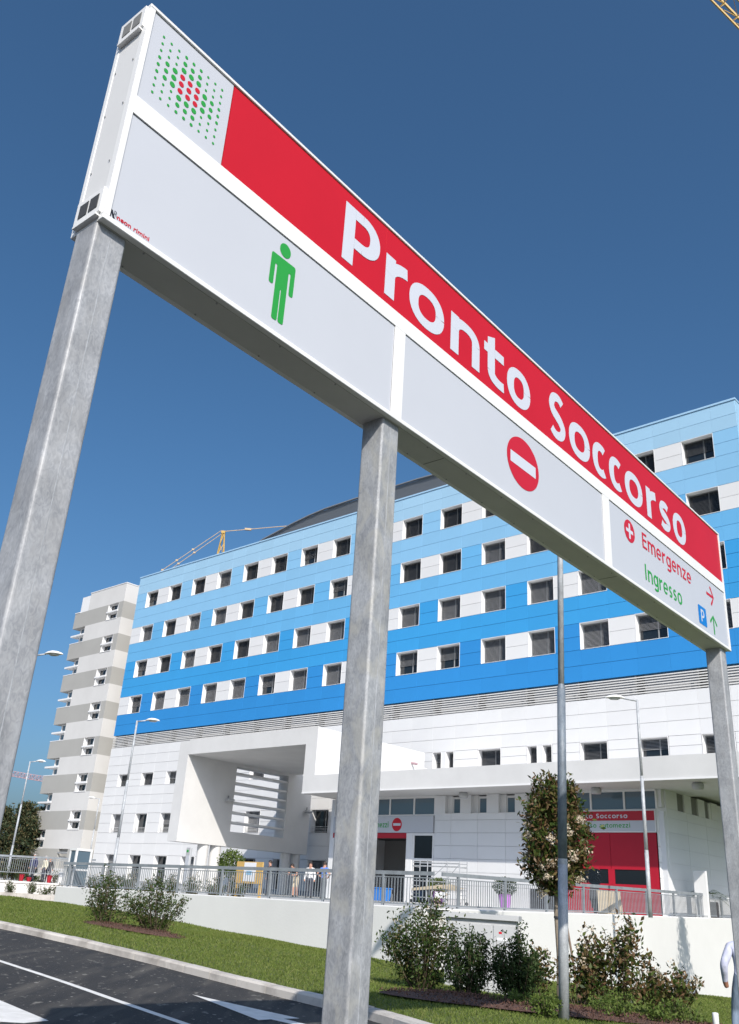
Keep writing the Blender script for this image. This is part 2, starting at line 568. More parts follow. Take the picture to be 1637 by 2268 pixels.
# fix correspondence so that strips do not cross: right end of kerb meets right end of wall line
LV = []
for i in range(NS):
    for j in range(NT):
        t = (j / (NT - 1)) ** 1.5
        a = ka[i]
        d = (ka[min(i + 1, NS - 1)] - ka[max(i - 1, 0)]).normalized()
        nn = Vector((-d.y, d.x, 0))
        if nn.y < 0 and i < NS - 30: nn = -nn
        if nn.x < 0 and i >= NS - 30: nn = -nn
        p = (a + nn * (KW - .01)).lerp(wa[i], t)
        bumpz = .035 * math.sin(p.x * 1.3 + p.y * .7) * math.sin(p.y * .9 - p.x * .4) * min(1, t * 6)
        edge = 0.0 if t > 0 else -.01
        LV.append((p.x, p.y, hz(p.x, p.y) + KH - .008 + bumpz + .05 * min(1, t * 5) + edge))
LV = np.array(LV)
LF = np.array([(i * NT + j, (i + 1) * NT + j, (i + 1) * NT + j + 1, i * NT + j + 1) for i in range(NS - 1) for j in range(NT - 1)])
me = np_mesh('lawn', LV, LF, M['grass'])
me.polygons.foreach_set('use_smooth', [True] * len(me.polygons))
lawn = tag(obj('lawn', me), 'mown green lawn sloping between the kerb and the white retaining wall', kind='structure')
def lawn_z(x, y):
    return hz(x, y) + KH + .035

# road paint, 4 mm above the asphalt
def paint(name, pts, sub=10):
    mb = MB()
    if len(pts) == 2:
        A, B = pts
        for i in range(len(A) - 1):
            q = [A[i], A[i + 1], B[i + 1], B[i]]
            mb.poly([(x, y, hz(x, y) + .005) for x, y in q])
    else:
        mb.poly([(x, y, hz(x, y) + .005) for x, y in pts])
    return mb.build(name, M['paint'], road, org=(0, 0, 0))
up_l = [(-12.5, 25.2), (-9.2, 21.9), (-6.4, 18.83), (-4.63, 16.9), (-3.09, 14.88), (-1.78, 13.1), (-.75, 11.5), (.2, 9.6)]
A = resample(smooth_line(up_l, 2), n=24)
lo = []
for i, p in enumerate(A):
    d = (A[min(i + 1, 23)] - A[max(i - 1, 0)]).normalized()
    nn = Vector((d.y, -d.x, 0))
    if nn.y > 0: nn = -nn
    lo.append((p + nn * .13))
paint('lane_line', [[(p.x, p.y) for p in A], [(p.x, p.y) for p in lo]])
paint('crossing_stripe', [(-8.2, 17.6), (-4.65, 14.02), (-3.55, 12.62), (-3.75, 12.3), (-4.6, 12.2), (-8.6, 16.2)])
paint('arrow_marking', [(-2.42, 16.66), (-1.2, 15.43), (-.54, 14.76), (-.76, 14.55), (-.24, 13.9), (.12, 13.2), (-.03, 13.1), (-.42, 13.8), (-.93, 14.36), (-1.09, 14.16)])

# plaza slab behind the walls
PE = [W(70.6, -31.75), W(47.4, -31.75), W(47.2, -12)]
pl = [(p.x, p.y) for p in PE] + [(-17.5, 61.95), (-90, 61.95), (-90, 190), (110, 190)] + [tuple(W(70.6, 60)[:2])]
mb = MB()
mb.poly([(x, y, zp(x, y) - .02) for x, y in pl])
tag(mb.build('plaza', M['paving']), 'raised paved forecourt behind the railings', kind='structure')

# ------------------------------------------------------------------ retaining walls
def wall_prism(pts, top, bot, th, mname):
    """pts list of xy along the outer face; inward normal offset th"""
    mb = MB()
    P = [Vector((x, y, 0)) for x, y in pts]
    n = len(P)
    off = []
    for i in range(n):
        d = Vector((0, 0, 0))
        ns = []
        if i > 0: ns.append((P[i] - P[i - 1]).normalized())
        if i < n - 1: ns.append((P[i + 1] - P[i]).normalized())
        nn = [Vector((-d.y, d.x, 0)) for d in ns]
        v = sum(nn, Vector((0, 0, 0)))
        v = v / (v.length_squared) * len(nn) if len(nn) > 1 else v
        off.append(v * (th if len(nn) == 1 else th))
    vs = []
    for p, o in zip(P, off):
        zt, zb = top(p.x, p.y), bot(p.x, p.y)
        q = p + o
        vs += [(p.x, p.y, zb), (p.x, p.y, zt - .03), (p.x + o.x * .1, p.y + o.y * .1, zt), (q.x, q.y, zt), (q.x, q.y, zb)]
    fs = []
    for i in range(n - 1):
        for k in range(4):
            fs.append((i * 5 + k, i * 5 + 5 + k, i * 5 + 6 + k, i * 5 + 1 + k))
    fs += [(0, 1, 2, 3, 4), tuple((n - 1) * 5 + k for k in (4, 3, 2, 1, 0))]
    return mb.add(vs, fs)
corner = [W(47.4, -22), W(47.4, -31.75), W(56, -31.75), W(63, -31.75), W(70.0, -31.75), W(70.6, -31.15), W(70.6, -20), W(70.6, -8), W(70.6, 12)]
rw = wall_prism([(p.x, p.y) for p in corner], lambda x, y: zp(x, y) + .02, lambda x, y: hz(x, y) - .5, .3, 'render_wall').build('retaining_wall', M['render_wall'])
tag(rw, 'long white rendered retaining wall behind the lawn carrying the steel railing', 'wall')
fw = MB()
fw.box(-75, -16.2, 62.0, 62.3, -.2, 1.36)
tag(fw.build('low_wall', M['render_warm']), 'low cream wall with a planting bed beyond the road at far left', 'wall')
fb = MB().box(-75, -15.5, 56.6, 62.0, 0, .66)
tag(fb.build('planting_bed', M['mulch']), 'strip of red bark mulch below the low cream wall', kind='structure')
fk = MB()
fkt = thing('kerb', 'pale kerb edging the mulch strip across the far road', None, (-40, 56.4, .5), kind='structure')
for i in range(38):
    MB().box(-38 + i * 1.0 + .006, -37 + i * 1.0 - .006, 56.35, 56.6, 0, .74).build('kerb_stone', M['kerb'], fkt, org=(-40, 56.4, .5))

# ------------------------------------------------------------------ railings
def railing(label, p0, p1, spacing, first, zoff=.03, bal=.135, H=1.08, nb_max=300):
    d = (p1 - p0)
    L = d.length
    d.normalize()
    z0, z1 = zp(p0.x, p0.y) + zoff, zp(p1.x, p1.y) + zoff
    t = thing('railing', label, 'railing', (p0.x, p0.y, z0), math.atan2(d.y, d.x), 'galvanised steel railings around the forecourt')
    sl = (z1 - z0) / L
    def Z(x): return sl * x
    def rail(za, h, w):
        mb = MB()
        mb.add([(0, -w / 2, za), (L, -w / 2, za + Z(L)), (L, w / 2, za + Z(L)), (0, w / 2, za), (0, -w / 2, za + h), (L, -w / 2, za + h + Z(L)), (L, w / 2, za + h + Z(L)), (0, w / 2, za + h)],
               [(3, 2, 1, 0), (4, 5, 6, 7), (0, 1, 5, 4), (1, 2, 6, 5), (2, 3, 7, 6), (3, 0, 4, 7)])
        return mb
    rail(H - .11, .12, .07).build('top_rail', M['rail'], t, org=(0, 0, 0))
    rail(.05, .04, .05).build('bottom_rail', M['rail'], t, org=(0, 0, 0))
    rail(H - .20, .03, .03).build('middle_rail', M['rail'], t, org=(0, 0, 0))
    pm = MB().box(-.035, .035, -.045, .045, -.05, H - .1).mesh('post')
    pm.materials.append(M['rail'])
    bm_ = MB().box(-.011, .011, -.011, .011, .08, H - .19).mesh('baluster')
    bm_.materials.append(M['rail'])
    posts = []
    x = first
    while x < L + .01:
        obj('post', pm, t, (x, 0, Z(x)))
        posts.append(x)
        x += spacing
    n = 0
    x = bal / 2
    while x < L:
        if min(abs(x - q) for q in posts) > .05 and n < nb_max:
            obj('baluster', bm_, t, (x, 0, Z(x)))
            n += 1
        x += bal
    return t
RN = -31.55
railing('front railing of the forecourt, along the wall left of the middle sign post', W(47.4, RN), W(70.2, RN), 2.86, .6)
railing('side railing running away from the camera behind the lollipop tree', W(70.35, -31.3), W(70.35, -1.), 2.84, .9)
fr = railing('distant railing on the low cream wall at the far left', Vector((-52, 62.15, 0)), Vector((-16.3, 62.15, 0)), 2.86, .2, zoff=0.35 - 0.0)
fr.location.z = 1.36

# ================================================================== HOSPITAL
ZB = 1.2
hosp = thing('hospital_building', 'long hospital block clad in graded blue panels above white storeys', 'building', tuple(W(0, 0, ZB)), PH)
ORG[hosp.name] = (0, 0, ZB)
HL = 71.6
PER = 8.735
EDG = [0, 2.33, 4.40, 6.73]
cols = []                                   # (u0,u1,type)
k = -1
while True:
    base = 1.95 + PER * k
    for i, nm in enumerate('ABCD'):
        a = base + EDG[i]
        b = base + (EDG + [PER])[i + 1]
        if b > .3 and a < HL - .05:
            cols.append((max(0., a), min(HL, b), nm))
    k += 1
    if base > HL: break
rows = [(31.52, 33.48, 1, 'odd'), (27.35, 29.28, 2, 'even'), (23.19, 25.15, 3, 'odd'), (19.07, 21.08, 4, 'even')]
bands = [(33.48, 35.6, 0), (29.28, 31.52, 1), (25.15, 27.35, 2), (21.08, 23.19, 3), (16.75, 19.07, 4)]
G = .0105
GV = .0022
panels = {k: [] for k in range(5)}          # blue
wpan = []
wins = []
for z0, z1, ci in bands:
    zm = (z0 + z1) / 2
    for a, b, nm in cols:
        for c0, c1 in ((z0, zm), (zm, z1)):
            panels[ci].append((a, b, c0, c1))
for z0, z1, ci, kind in rows:
    zm = (z0 + z1) / 2
    for a, b, nm in cols:
        if kind == 'odd':
            ty = {'A': 'w', 'B': 'p', 'C': 'w', 'D': 'b'}[nm]
        else:
            ty = {'A': 'w', 'B': 'b', 'C': 'w', 'D': 'p'}[nm]
        if ty == 'w':
            wins.append((a, b, z0, z1, 'blue', ci))
        else:
            for c0, c1 in ((z0, zm), (zm, z1)):
                (panels[ci] if ty == 'b' else wpan).append((a, b, c0, c1))
# white storeys: 2.16 m module
wt = [(14.42, 15.4), (13.46, 14.42), (12.5, 13.46), None, (10.24, 11.17), (9.32, 10.24), (8.4, 9.32), None, (5.45, 6.48), (4.37, 5.45)]
wcols = []
k = 0
u = 2.25 - 2.16
while u < HL:
    wcols.append((max(0, u), min(HL, u + 2.16), 'p' if k % 2 == 0 else 'w'))
    u += 2.16
    k += 1
wcols.insert(0, (0., .09, 'p'))
lower = []
for t in wt:
    if t is None: continue
    for a, b, ty in wcols:
        lower.append((a, b, t[0], t[1]))
for z0, z1, nm in ((11.17, 12.5, 'A'), (6.48, 8.4, 'B'), (1.9, 4.37, 'C')):
    for a, b, ty in wcols:
        if ty == 'w':
            wins.append((a + .04, b - .04, z0, z1, 'white' + nm, 0))
        else:
            zs = [z0, (z0 + z1) / 2, z1]
            for c0, c1 in zip(zs, zs[1:]):
                lower.append((a, b, c0, c1))

def panel_mesh(w, h, m):
    b = .003
    mb = MB()
    mb.add([(0, .06, 0), (w, .06, 0), (w, .06, h), (0, .06, h), (0, .008, 0), (w, .008, 0), (w, .008, h), (0, .008, h), (b, 0, b), (w - b, 0, b), (w - b, 0, h - b), (b, 0, h - b)],
           [(8, 9, 10, 11), (4, 5, 9, 8), (5, 6, 10, 9), (6, 7, 11, 10), (7, 4, 8, 11), (0, 1, 5, 4), (1, 2, 6, 5), (2, 3, 7, 6), (3, 0, 4, 7)])
    me = mb.mesh('panel')
    me.materials.append(m)
    return me
_pc = {}
prg = random.Random(11)
def put_panels(lst, m, name, cap, parent=hosp, visible=lambda p: True):
    lst = sorted(lst, key=lambda p: -p[0])
    rest = MB()
    n = 0
    for a, b, c0, c1 in lst:
        w, h = b - a - 2 * GV, c1 - c0 - 2 * G
        if w <= .05: continue
        y = prg.uniform(-.0012, .0012)
        if n < cap and visible((a, b, c0, c1)):
            key = (round(w, 2), round(h, 2), m.name)
            if key not in _pc: _pc[key] = panel_mesh(w, h, m)
            obj(name, _pc[key], parent, (a + GV, y, c0 + G - ORG[parent.name][2]))
            n += 1
        else:
            rest.add([(a + GV, .06 + y, c0 + G), (b - GV, .06 + y, c0 + G), (b - GV, .06 + y, c1 - G), (a + GV, .06 + y, c1 - G), (a + GV, y, c0 + G), (b - GV, y, c0 + G), (b - GV, y, c1 - G), (a + GV, y, c1 - G)],
                     [(4, 5, 6, 7), (0, 1, 5, 4), (1, 2, 6, 5), (2, 3, 7, 6), (3, 0, 4, 7)])
    if rest.f:
        tag(rest.build(name, m, parent), kind='stuff')
for ci in range(5):
    put_panels(panels[ci], M['blue%d' % ci], 'blue_panel', 60)
put_panels(wpan, M['white'], 'infill_panel', 300)
put_panels(lower, M['white'], 'white_panel', 300, visible=lambda p: p[2] > 11 or p[0] < 36)

# structural wall behind the cladding, with recesses for windows
wallb = MB()
for z0, z1, ci in bands:
    wallb.box(.03, HL - .03, .066, .6, z0 + .01, z1 - .01)
for i, (z0, z1, ci, kind) in enumerate(rows):
    occ = sorted((a, b) for a, b, c, d, t, _ in wins if t == 'blue' and c == z0)
    x = .03
    for a, b in occ + [(HL - .03, HL - .03)]:
        if a - x > .05: wallb.box(x, a, .066, .6, z0, z1)
        x = b
wallb.build('wall', M['bluej3'], hosp)
wallw = MB()
for z0, z1 in ((12.5, 15.39), (8.4, 11.17), (4.37, 6.48), (1.2, 1.9)):
    wallw.box(.03, HL - .03, .066, .6, z0 + .01, z1 - .01)
for z0, z1, nm in ((11.17, 12.5, 'A'), (6.48, 8.4, 'B'), (1.9, 4.37, 'C')):
    occ = sorted((a, b) for a, b, c, d, t, _ in wins if t == 'white' + nm)
    x = .03
    for a, b in occ + [(HL - .03, HL - .03)]:
        if a - x > .05: wallw.box(x, a, .066, .6, z0, z1)
        x = b
wallw.build('wall', M['whitej'], hosp)
MB().box(.05, HL - .05, .62, 19, ZB, 35.4).build('core', M['whitej'], hosp)
# right end wall in the same graded bands
for z0, z1, ci in ((31.5, 35.6, 0), (27.35, 31.5, 1), (23.19, 27.35, 2), (19.07, 23.19, 3), (16.75, 19.07, 4)):
    MB().box(HL - .02, HL + .04, .02, 19, z0 + .01, z1 - .01).build('end_panel', M['blue%d' % ci], hosp)
MB().box(HL - .02, HL + .04, .02, 19, ZB, 15.38).build('end_panel', M['white'], hosp)
MB().box(-.06, HL + .08, -.07, .7, 35.60, 35.74).build('parapet_coping', M['coping'], hosp)

# windows
_wm = {}
def win_meshes(w, h, kind):
    key = (round(w, 2), round(h, 2), kind)
    if key in _wm: return _wm[key]
    d, t = .56, .03
    fr = MB()
    fr.box(-.0, t, -.012, d, 0, h)
    fr.box(w - t, w, -.012, d, 0, h)
    fr.box(t, w - t, -.012, d, h - t, h)
    fr.box(t, w - t, -.03, d, 0, t)
    gl = MB().box(t, w - t, d - .02, d + .02, t, h - t)
    mu = MB()
    mx = w * .62
    mu.box(mx - .04, mx + .04, d - .055, d - .021, t, h - t)
    mu.box(t, t + .07, d - .055, d - .021, t, h - t)
    mu.box(w - t - .07, w - t, d - .055, d - .021, t, h - t)
    mu.box(t + .07, w - t - .07, d - .055, d - .021, h - t - .07, h - t)
    bl = MB()
    n = int((h - .1) / .088)
    for i in range(n):
        z = t + .05 + i * .088
        bl.add([(t + .01, d - .115, z - .012), (w - t - .01, d - .115, z - .012), (w - t - .01, d - .065, z + .022), (t + .01, d - .065, z + .022),
                (t + .01, d - .115, z - .02), (w - t - .01, d - .115, z - .02)], [(0, 1, 2, 3), (5, 4, 3, 2), (4, 5, 1, 0)])
    ms = []
    for b, m, nm in ((fr, M['reveal'], 'window'), (gl, M['glass'], 'pane'), (mu, M['frame_grey'], 'mullion'), (bl, M['blind'], 'blind')):
        me = b.mesh(nm)
        me.materials.append(m)
        ms.append(me)
    # darker blind
    b2 = bl.mesh('blind')
    b2.materials.append(M['blind_dk'])
    ms.append(b2)
    b3 = MB()
    for i in range(n):
        if i < n * .42: continue
        z = t + .05 + i * .088
        b3.add([(t + .01, d - .115, z - .012), (w - t - .01, d - .115, z - .012), (w - t - .01, d - .065, z + .022), (t + .01, d - .065, z + .022)], [(0, 1, 2, 3)])
    b3 = b3.mesh('blind')
    b3.materials.append(M['blind'])
    # railing bars for tall white windows
    rb = MB()
    for i in range(4):
        rb.box(t, w - t, .12, .15, .12 + i * .13, .15 + i * .13)
    r = rb.mesh('window_rail')
    r.materials.append(M['louvre'])
    ms.append(r)
    ms.append(b3)
    _wm[key] = ms
    return ms
wr = random.Random(4)
for a, b, z0, z1, ty, ci in wins:
    if ty == 'whiteC' and a > 36: continue
    if ty == 'whiteB' and a > 44: continue
    w, h = b - a, z1 - z0
    parts = [(0., w)]
    if ty == 'whiteA' and (abs(a - 45.5) < .4 or abs(a - 54.1) < .4 or a < 0):
        parts = [(0., w * .42), (w * .62, w)]
    for s, e in parts:
        ms = win_meshes(e - s, h, 'x')
        wo = obj('window', ms[0], hosp, (a + s, 0, z0 - ZB))
        obj('pane', ms[1], wo)
        obj('mullion', ms[2], wo)
        dark = (ty == 'blue' and ci <= 2 and wr.random() < .85) or (ty == 'blue' and ci == 3 and wr.random() < .4 and a < 20) or (ty == 'whiteA')
        if ty in ('blue', 'whiteA') or wr.random() < .6:
            obj('blind', ms[6] if wr.random() < .13 else (ms[4] if dark else ms[3]), wo)
        if ty == 'whiteB':
            obj('window_rail', ms[5], wo)
    if len(parts) == 2:
        MB().box(a + w * .42, a + w * .62, .0, .6, z0, z1).build('pier', M['white'], hosp)

# louvred service band under the blue storeys
MB().box(.05, HL - .05, .70, .75, 15.4, 16.74).build('louvre_backing', M['louvre_in'], hosp)
lbm = MB().box(-.10, .38, .42, .69, 0, 1.30).mesh('louvre_board')
lbm.materials.append(M['grille'])
for i in range(17):
    obj('louvre_board', lbm, hosp, (1.95 + i * PER / 2 - .25, 0, 15.42 - ZB))
for i in range(7):
    z = 15.47 + i * .178
    mb = MB()
    mb.add([(0, -.0, z), (HL, -.0, z), (HL, .045, z + .085), (0, .045, z + .085), (0, .012, z - .012), (HL, .012, z - .012), (HL, .06, z + .075), (0, .06, z + .075)],
           [(0, 1, 2, 3), (7, 6, 5, 4), (0, 4, 5, 1), (3, 2, 6, 7), (1, 5, 6, 2), (0, 3, 7, 4)])
    mb.build('louvre_slat', M['louvre'], hosp)
pmb = MB().box(-.05, .05, .13, .22, 0, 1.32).mesh('louvre_post')
pmb.materials.append(M['frame_grey'])
for i in range(17):
    obj('louvre_post', pmb, hosp, (1.95 + i * PER / 2 - .3, 0, 15.42 - ZB))

# curved sheet-metal roof rising behind the parapet
arc = [(15.5, 35.4), (17.5, 36.45), (19.6, 37.1), (21.4, 37.42), (24.2, 37.92), (26.6, 38.25), (28.8, 38.44), (33, 38.52), (41, 38.5), (47, 38.3), (52, 37.6), (56, 36.6), (59, 35.4)]
def arc_z(u):
    for (a, za), (b, zb_) in zip(arc, arc[1:]):
        if a <= u <= b: return za + (zb_ - za) * (u - a) / (b - a)
    return 35.4
def arc_u(z):
    L = next((a + (b - a) * (z - za) / (zb_ - za) for (a, za), (b, zb_) in zip(arc, arc[1:]) if za <= z <= zb_ and zb_ > za), 33)
    Rr = next((a + (b - a) * (z - za) / (zb_ - za) for (a, za), (b, zb_) in zip(arc, arc[1:]) if zb_ <= z <= za and zb_ < za), 41)
    return L, Rr
rf = MB()
rf.prism(arc[::-1], 2.3, 16)
roof = rf.build('roof', M['roof_metal'], hosp)
z = 35.5
while z < 38.44:
    z2 = min(z + .16, 38.46)
    (l0, r0), (l1, r1) = arc_u(z), arc_u(z2)
    MB().add([(l0, 2.28, z), (r0, 2.28, z), (r1, 2.20, z2), (l1, 2.20, z2), (l1, 2.29, z2), (r1, 2.29, z2)], [(0, 1, 2, 3), (3, 2, 5, 4)]).build('roof_rib', M['roof_metal'], roof, org=(0, 0, ZB))
    z = z2
tr = MB()
for (a, za), (b, zb_) in zip(arc, arc[1:]):
    tr.bar((a, 2.1, za + .04), (b, 2.1, zb_ + .04), .25, .10)
tr.build('roof_trim', M['roof_metal'], roof, org=(0, 0, ZB))

# ================================================================== GREY BANDED TOWER
TW = (-9.6, .81, ZB)
tower = thing('stair_tower', 'slender tower banded in light and dark grey beside the blue block', 'building', tuple(W(*TW)), PH)
ORG[tower.name] = TW
TN, TB = .81, 11.
k = 0
ztop = 36.05
zs = [36.05] + [33.72 - 2.065 * i for i in range(17)]
for k in range(len(zs) - 1):
    z1, z0 = zs[k], max(zs[k + 1], ZB)
    if z1 <= ZB: break
    dark = k % 2 == 1
    g = .012
    if dark:
        # hole for the window at u -7.45..-5.15
        if k == 1 or z0 > 3.5:
            b = MB()
            b.box(-15.2, -7.45, TN, TB, z0, z1)
            b.box(-7.45, -5.15, TN + .55, TB, z0, z1)
            b.box(-5.15, -4.15, TN, TB, z0, z1)
            b.build('grey_band', M['tower_dk'], tower)
            wb = MB()
            wb.box(-7.45, -7.41, TN - .01, TN + .55, z0 + .02, z1 - .02)
            wb.box(-5.19, -5.15, TN - .01, TN + .55, z0 + .02, z1 - .02)
            wb.box(-7.5, -5.1, TN - .06, TN + .55, z0 - .02, z0 + .05)
            zc = (z0 + z1) / 2
            wb.box(-7.55, -5.1, TN - .10, TN + .55, zc - .12, zc + .08)
            for q0, q1 in ((z0 + .05, zc - .12), (zc + .08, z1 - .02)):
                wb.box(-7.41, -7.27, TN + .36, TN + .44, q0, q1)
                wb.box(-5.95, -5.79, TN + .36, TN + .44, q0, q1)
                wb.box(-5.33, -5.19, TN + .36, TN + .44, q0, q1)
                wb.box(-7.27, -5.33, TN + .36, TN + .44, q1 - .1, q1)
                wb.box(-7.27, -5.33, TN + .36, TN + .44, q0, q0 + .1)
            wo = wb.build('window', M['frame_white'], tower)
            MB().box(-7.41, -5.19, TN + .45, TN + .5, z0 + .05, z1 - .02).build('pane', M['glass'], wo)
        else:
            b = MB()
            b.box(-15.2, -8.6, TN, TB, z0, z1)
            b.box(-8.6, -6.6, TN + .4, TB, z0, z1)
            b.box(-6.6, -4.15, TN, TB, z0, z1)
            b.build('grey_band', M['tower_dk'], tower)
            dw = MB()
            dw.box(-8.6, -6.6, TN - .05, TN + .02, z1 - .5, z1 - .3)
            dw.build('door_hood', M['frame_grey'], tower)
    else:
        b = MB()
        b.box(-12.2, -4.15, TN, TB, z0, z1)
        if k > 0:
            b.box(-14.0, -12.2, TN + 1.0, TB, z0, z1)
        b.build('pale_band', M['tower_lt'], tower)
        if k > 0:
            zc = (z0 + z1) / 2
            wb = MB()
            wb.box(-15.25, -12.15, TN - .04, TN + 1.0, zc - .11, zc + .09)
            wb.box(-15.22, -12.2, TN - .03, TN + .9, z0 - .02, z0 + .06)
            for q0, q1 in ((z0 + .06, zc - .11), (zc + .09, z1 - .02)):
                wb.box(-13.95, -13.78, TN + .45, TN + .55, q0, q1)
                wb.box(-12.36, -12.21, TN + .45, TN + .55, q0, q1)
                wb.box(-12.85, -12.70, TN + .45, TN + .55, q0, q1)
                wb.box(-13.78, -12.36, TN + .45, TN + .55, q1 - .12, q1)
                wb.box(-13.78, -12.36, TN + .45, TN + .55, q0, q0 + .12)
            wo = wb.build('corner_window', M['frame_white'], tower)
            MB().box(-13.9, -12.22, TN + .56, TN + .62, z0 + .06, z1 - .02).build('pane', M['glass_sky'], wo)
MB().box(-14.05, -12.2, TN, TB, 33.72, 35.78).build('roof_box', M['frame_white'], tower)
MB().box(-12.25, -4.1, TN - .05, TB, 36.05, 36.15).build('coping', M['coping_w'], tower)
MB().box(-15.25, -14.05, TN - .05, TB, 33.72, 33.82).build('coping', M['coping_w'], tower)

# ================================================================== GATEWAY AND CANOPY
D = -14.37
GO = (40., -7., ZB)
gate = thing('gateway_canopy', 'white rendered gateway frame on round columns joined to a long flat canopy', 'canopy', tuple(W(*GO)), PH)
ORG[gate.name] = GO
L0, L1 = 32.1, 33.25
# left wall with a rectangular opening (n -9.42..-3.72, z 5.77..10.65)
b = MB()
b.box(L0, L1, D, -9.42, 4.67, 11.9)
b.box(L0, L1, -3.72, -.9, 4.67, 11.9)
b.box(L0, L1, -9.42, -3.72, 4.67, 5.77)
b.box(L0, L1, -9.42, -3.72, 10.65, 11.9)
b.build('gateway_wall', M['render'], gate)
b = MB()
b.box(L1, 46.98, D, -2.9, 10.86, 11.95)
b.build('gateway_roof', M['render'], gate)
b = MB()
b.box(45.93, 46.98, D, -.02, 8.82, 10.86)
b.build('gateway_side', M['render'], gate)
b = MB()
b.box(45.93, 74.7, D, -8.0, 7.68, 8.82)
b.build('canopy', M['render'], gate)
b = MB()
b.box(45.93, 74.7, D - .035, D + .0, 7.68, 7.76)
b.build('drip_edge', M['coping_w'], gate)
MB().box(46.98, 74.7, -8.0, -.02, 7.9, 8.6).build('canopy', M['render'], gate)
for i in range(6):
    z = 10.16 - i * .74
    MB().add([(L0 + .1, -9.42, z - .07), (L1 - .1, -9.42, z - .07), (L1 - .1, -2.7 - 1.02, z - .07), (L0 + .1, -3.72, z - .07),
              (L0 + .1, -9.42, z + .13), (L1 - .1, -9.42, z + .07), (L1 - .1, -3.72, z + .07), (L0 + .1, -3.72, z + .13)],
             [(3, 2, 1, 0), (4, 5, 6, 7), (0, 1, 5, 4), (1, 2, 6, 5), (2, 3, 7, 6), (3, 0, 4, 7)]).build('louvre_blade', M['coping_w'], gate)
for n in (-11.45, -10.25, -2.85, -1.75):
    MB().lathe([(.43, 1.25), (.43, 4.68)], (32.75, n, 0), 24).build('column', M['render'], gate, smooth=False)
def floodlight(u, n, z):
    t = MB()
    t.box(u, u + .35, n - .05, n + .05, z - .05, z + .05)
    t.box(u + .12, u + .2, n - .04, n + .04, z, z + .3)
    o = t.build('floodlight', M['frame_grey'], gate)
    MB().add([(u + .1, n - .3, z - .02), (u + .55, n - .3, z + .05), (u + .55, n + .35, z + .05), (u + .1, n + .35, z - .02),
              (u + .15, n - .3, z - .17), (u + .55, n - .3, z - .08), (u + .55, n + .35, z - .08), (u + .15, n + .35, z - .17)],
             [(0, 1, 2, 3), (7, 6, 5, 4), (0, 4, 5, 1), (1, 5, 6, 2), (2, 6, 7, 3), (3, 7, 4, 0)]).build('floodlight_head', M['cabinet'], o, org=GO)
floodlight(33.25, -10.1, 8.05)
floodlight(33.25, -1.45, 8.1)
for u, n in ((57.58, -12.5), (71.9, -13.2), (66.2, -12.6)):
    MB().lathe([(.24, 7.36), (.28, 7.46), (.28, 7.60), (.2, 7.69)], (u, n, 0), 16).build('ceiling_lamp', M['cabinet'], gate, smooth=True)
MB().tube((46.98, -4.4, 11.0), (47.5, -4.4, 10.9), .09, .09, 8).build('drain_spout', M['crane_r'], gate)
MB().tube((51.5, -14.2, 8.8), (51.5, -14.2, 9.0), .015, .015, 5).build('lightning_rod', M['frame_grey'], gate)

# ================================================================== EMERGENCY PAVILION
E0 = -11.5
EO = (58., -11., 1.4)
er = thing('emergency_pavilion', 'single storey white panelled entrance pavilion under the canopy with red door', 'building', tuple(W(*EO)), PH)
ORG[er.name] = EO
# solid core with openings left clear
core = MB()
core.box(54.75, 64.0, E0 + .1, -.5, 1.3, 6.6)           # middle wall
core.box(68.95, 69.28, E0 + .1, -.5, 1.3, 6.6)
core.box(46.0, 69.28, -5.5, -.5, 1.3, 7.62)
core.box(64.0, 68.95, E0 + .9, -5.5, 1.3, 7.62)          # behind the red door
core.box(54.75, 64.0, E0 + .45, -5.5, 6.6, 7.62)
core.box(46.0, 46.3, E0, -5.5, 1.3, 7.62)
core.build('wall', M['white_er'], er)
# front cladding middle
jz = [1.5, 2.65, 3.36, 4.08, 4.80, 5.52, 6.24, 6.60]
vx = [54.72, 55.96, 57.90, 59.82, 61.75, 63.2]
for a, b in zip(vx, vx[1:]):
    for c0, c1 in zip(jz, jz[1:]):
        if a >= 61.7 and c0 < 2.6: continue
        MB().box(a + .008, b - .008, E0, E0 + .06, c0 + .008, c1 - .008).build('white_panel', M['white_er'], er)
MB().box(54.72, 63.2, E0 + .06, E0 + .099, 1.5, 6.6).build('panel_backing', M['whitej'], er)
MB().box(61.4, 63.0, E0 - .01, E0 + .055, 1.5, 2.64).build('low_dark_door', M['black'], er)
# upper strip with small windows
ux = [54.72, 55.5, 56.62, 57.4, 58.52, 59.35, 60.47, 61.3, 62.4, 63.2]
for i, (a, b) in enumerate(zip(ux, ux[1:])):
    if i % 2 == 0:
        MB().box(a, b, E0 + .0, E0 + .44, 6.60, 7.66).build('upper_pier', M['white_er'], er)
    else:
        w = MB()
        w.box(a + .33, a + .40, E0 + .36, E0 + .44, 6.66, 7.6)
        w.box(b - .07, b, E0 + .36, E0 + .44, 6.66, 7.6)
        w.box(a + .40, b - .07, E0 + .36, E0 + .44, 7.48, 7.6)
        w.box(a + .40, b - .07, E0 + .36, E0 + .44, 6.60, 6.68)
        w.box(a, a + .33, E0 + .3, E0 + .44, 6.60, 7.66)
        wo = w.build('window', M['frame_white'], er)
        MB().box(a + .40, b - .07, E0 + .39, E0 + .43, 6.66, 7.6).build('pane', M['glass_sky'], wo)
MB().box(54.72, 63.2, E0 - .03, E0 + .44, 6.585, 6.62).build('ledge', M['coping_w'], er)
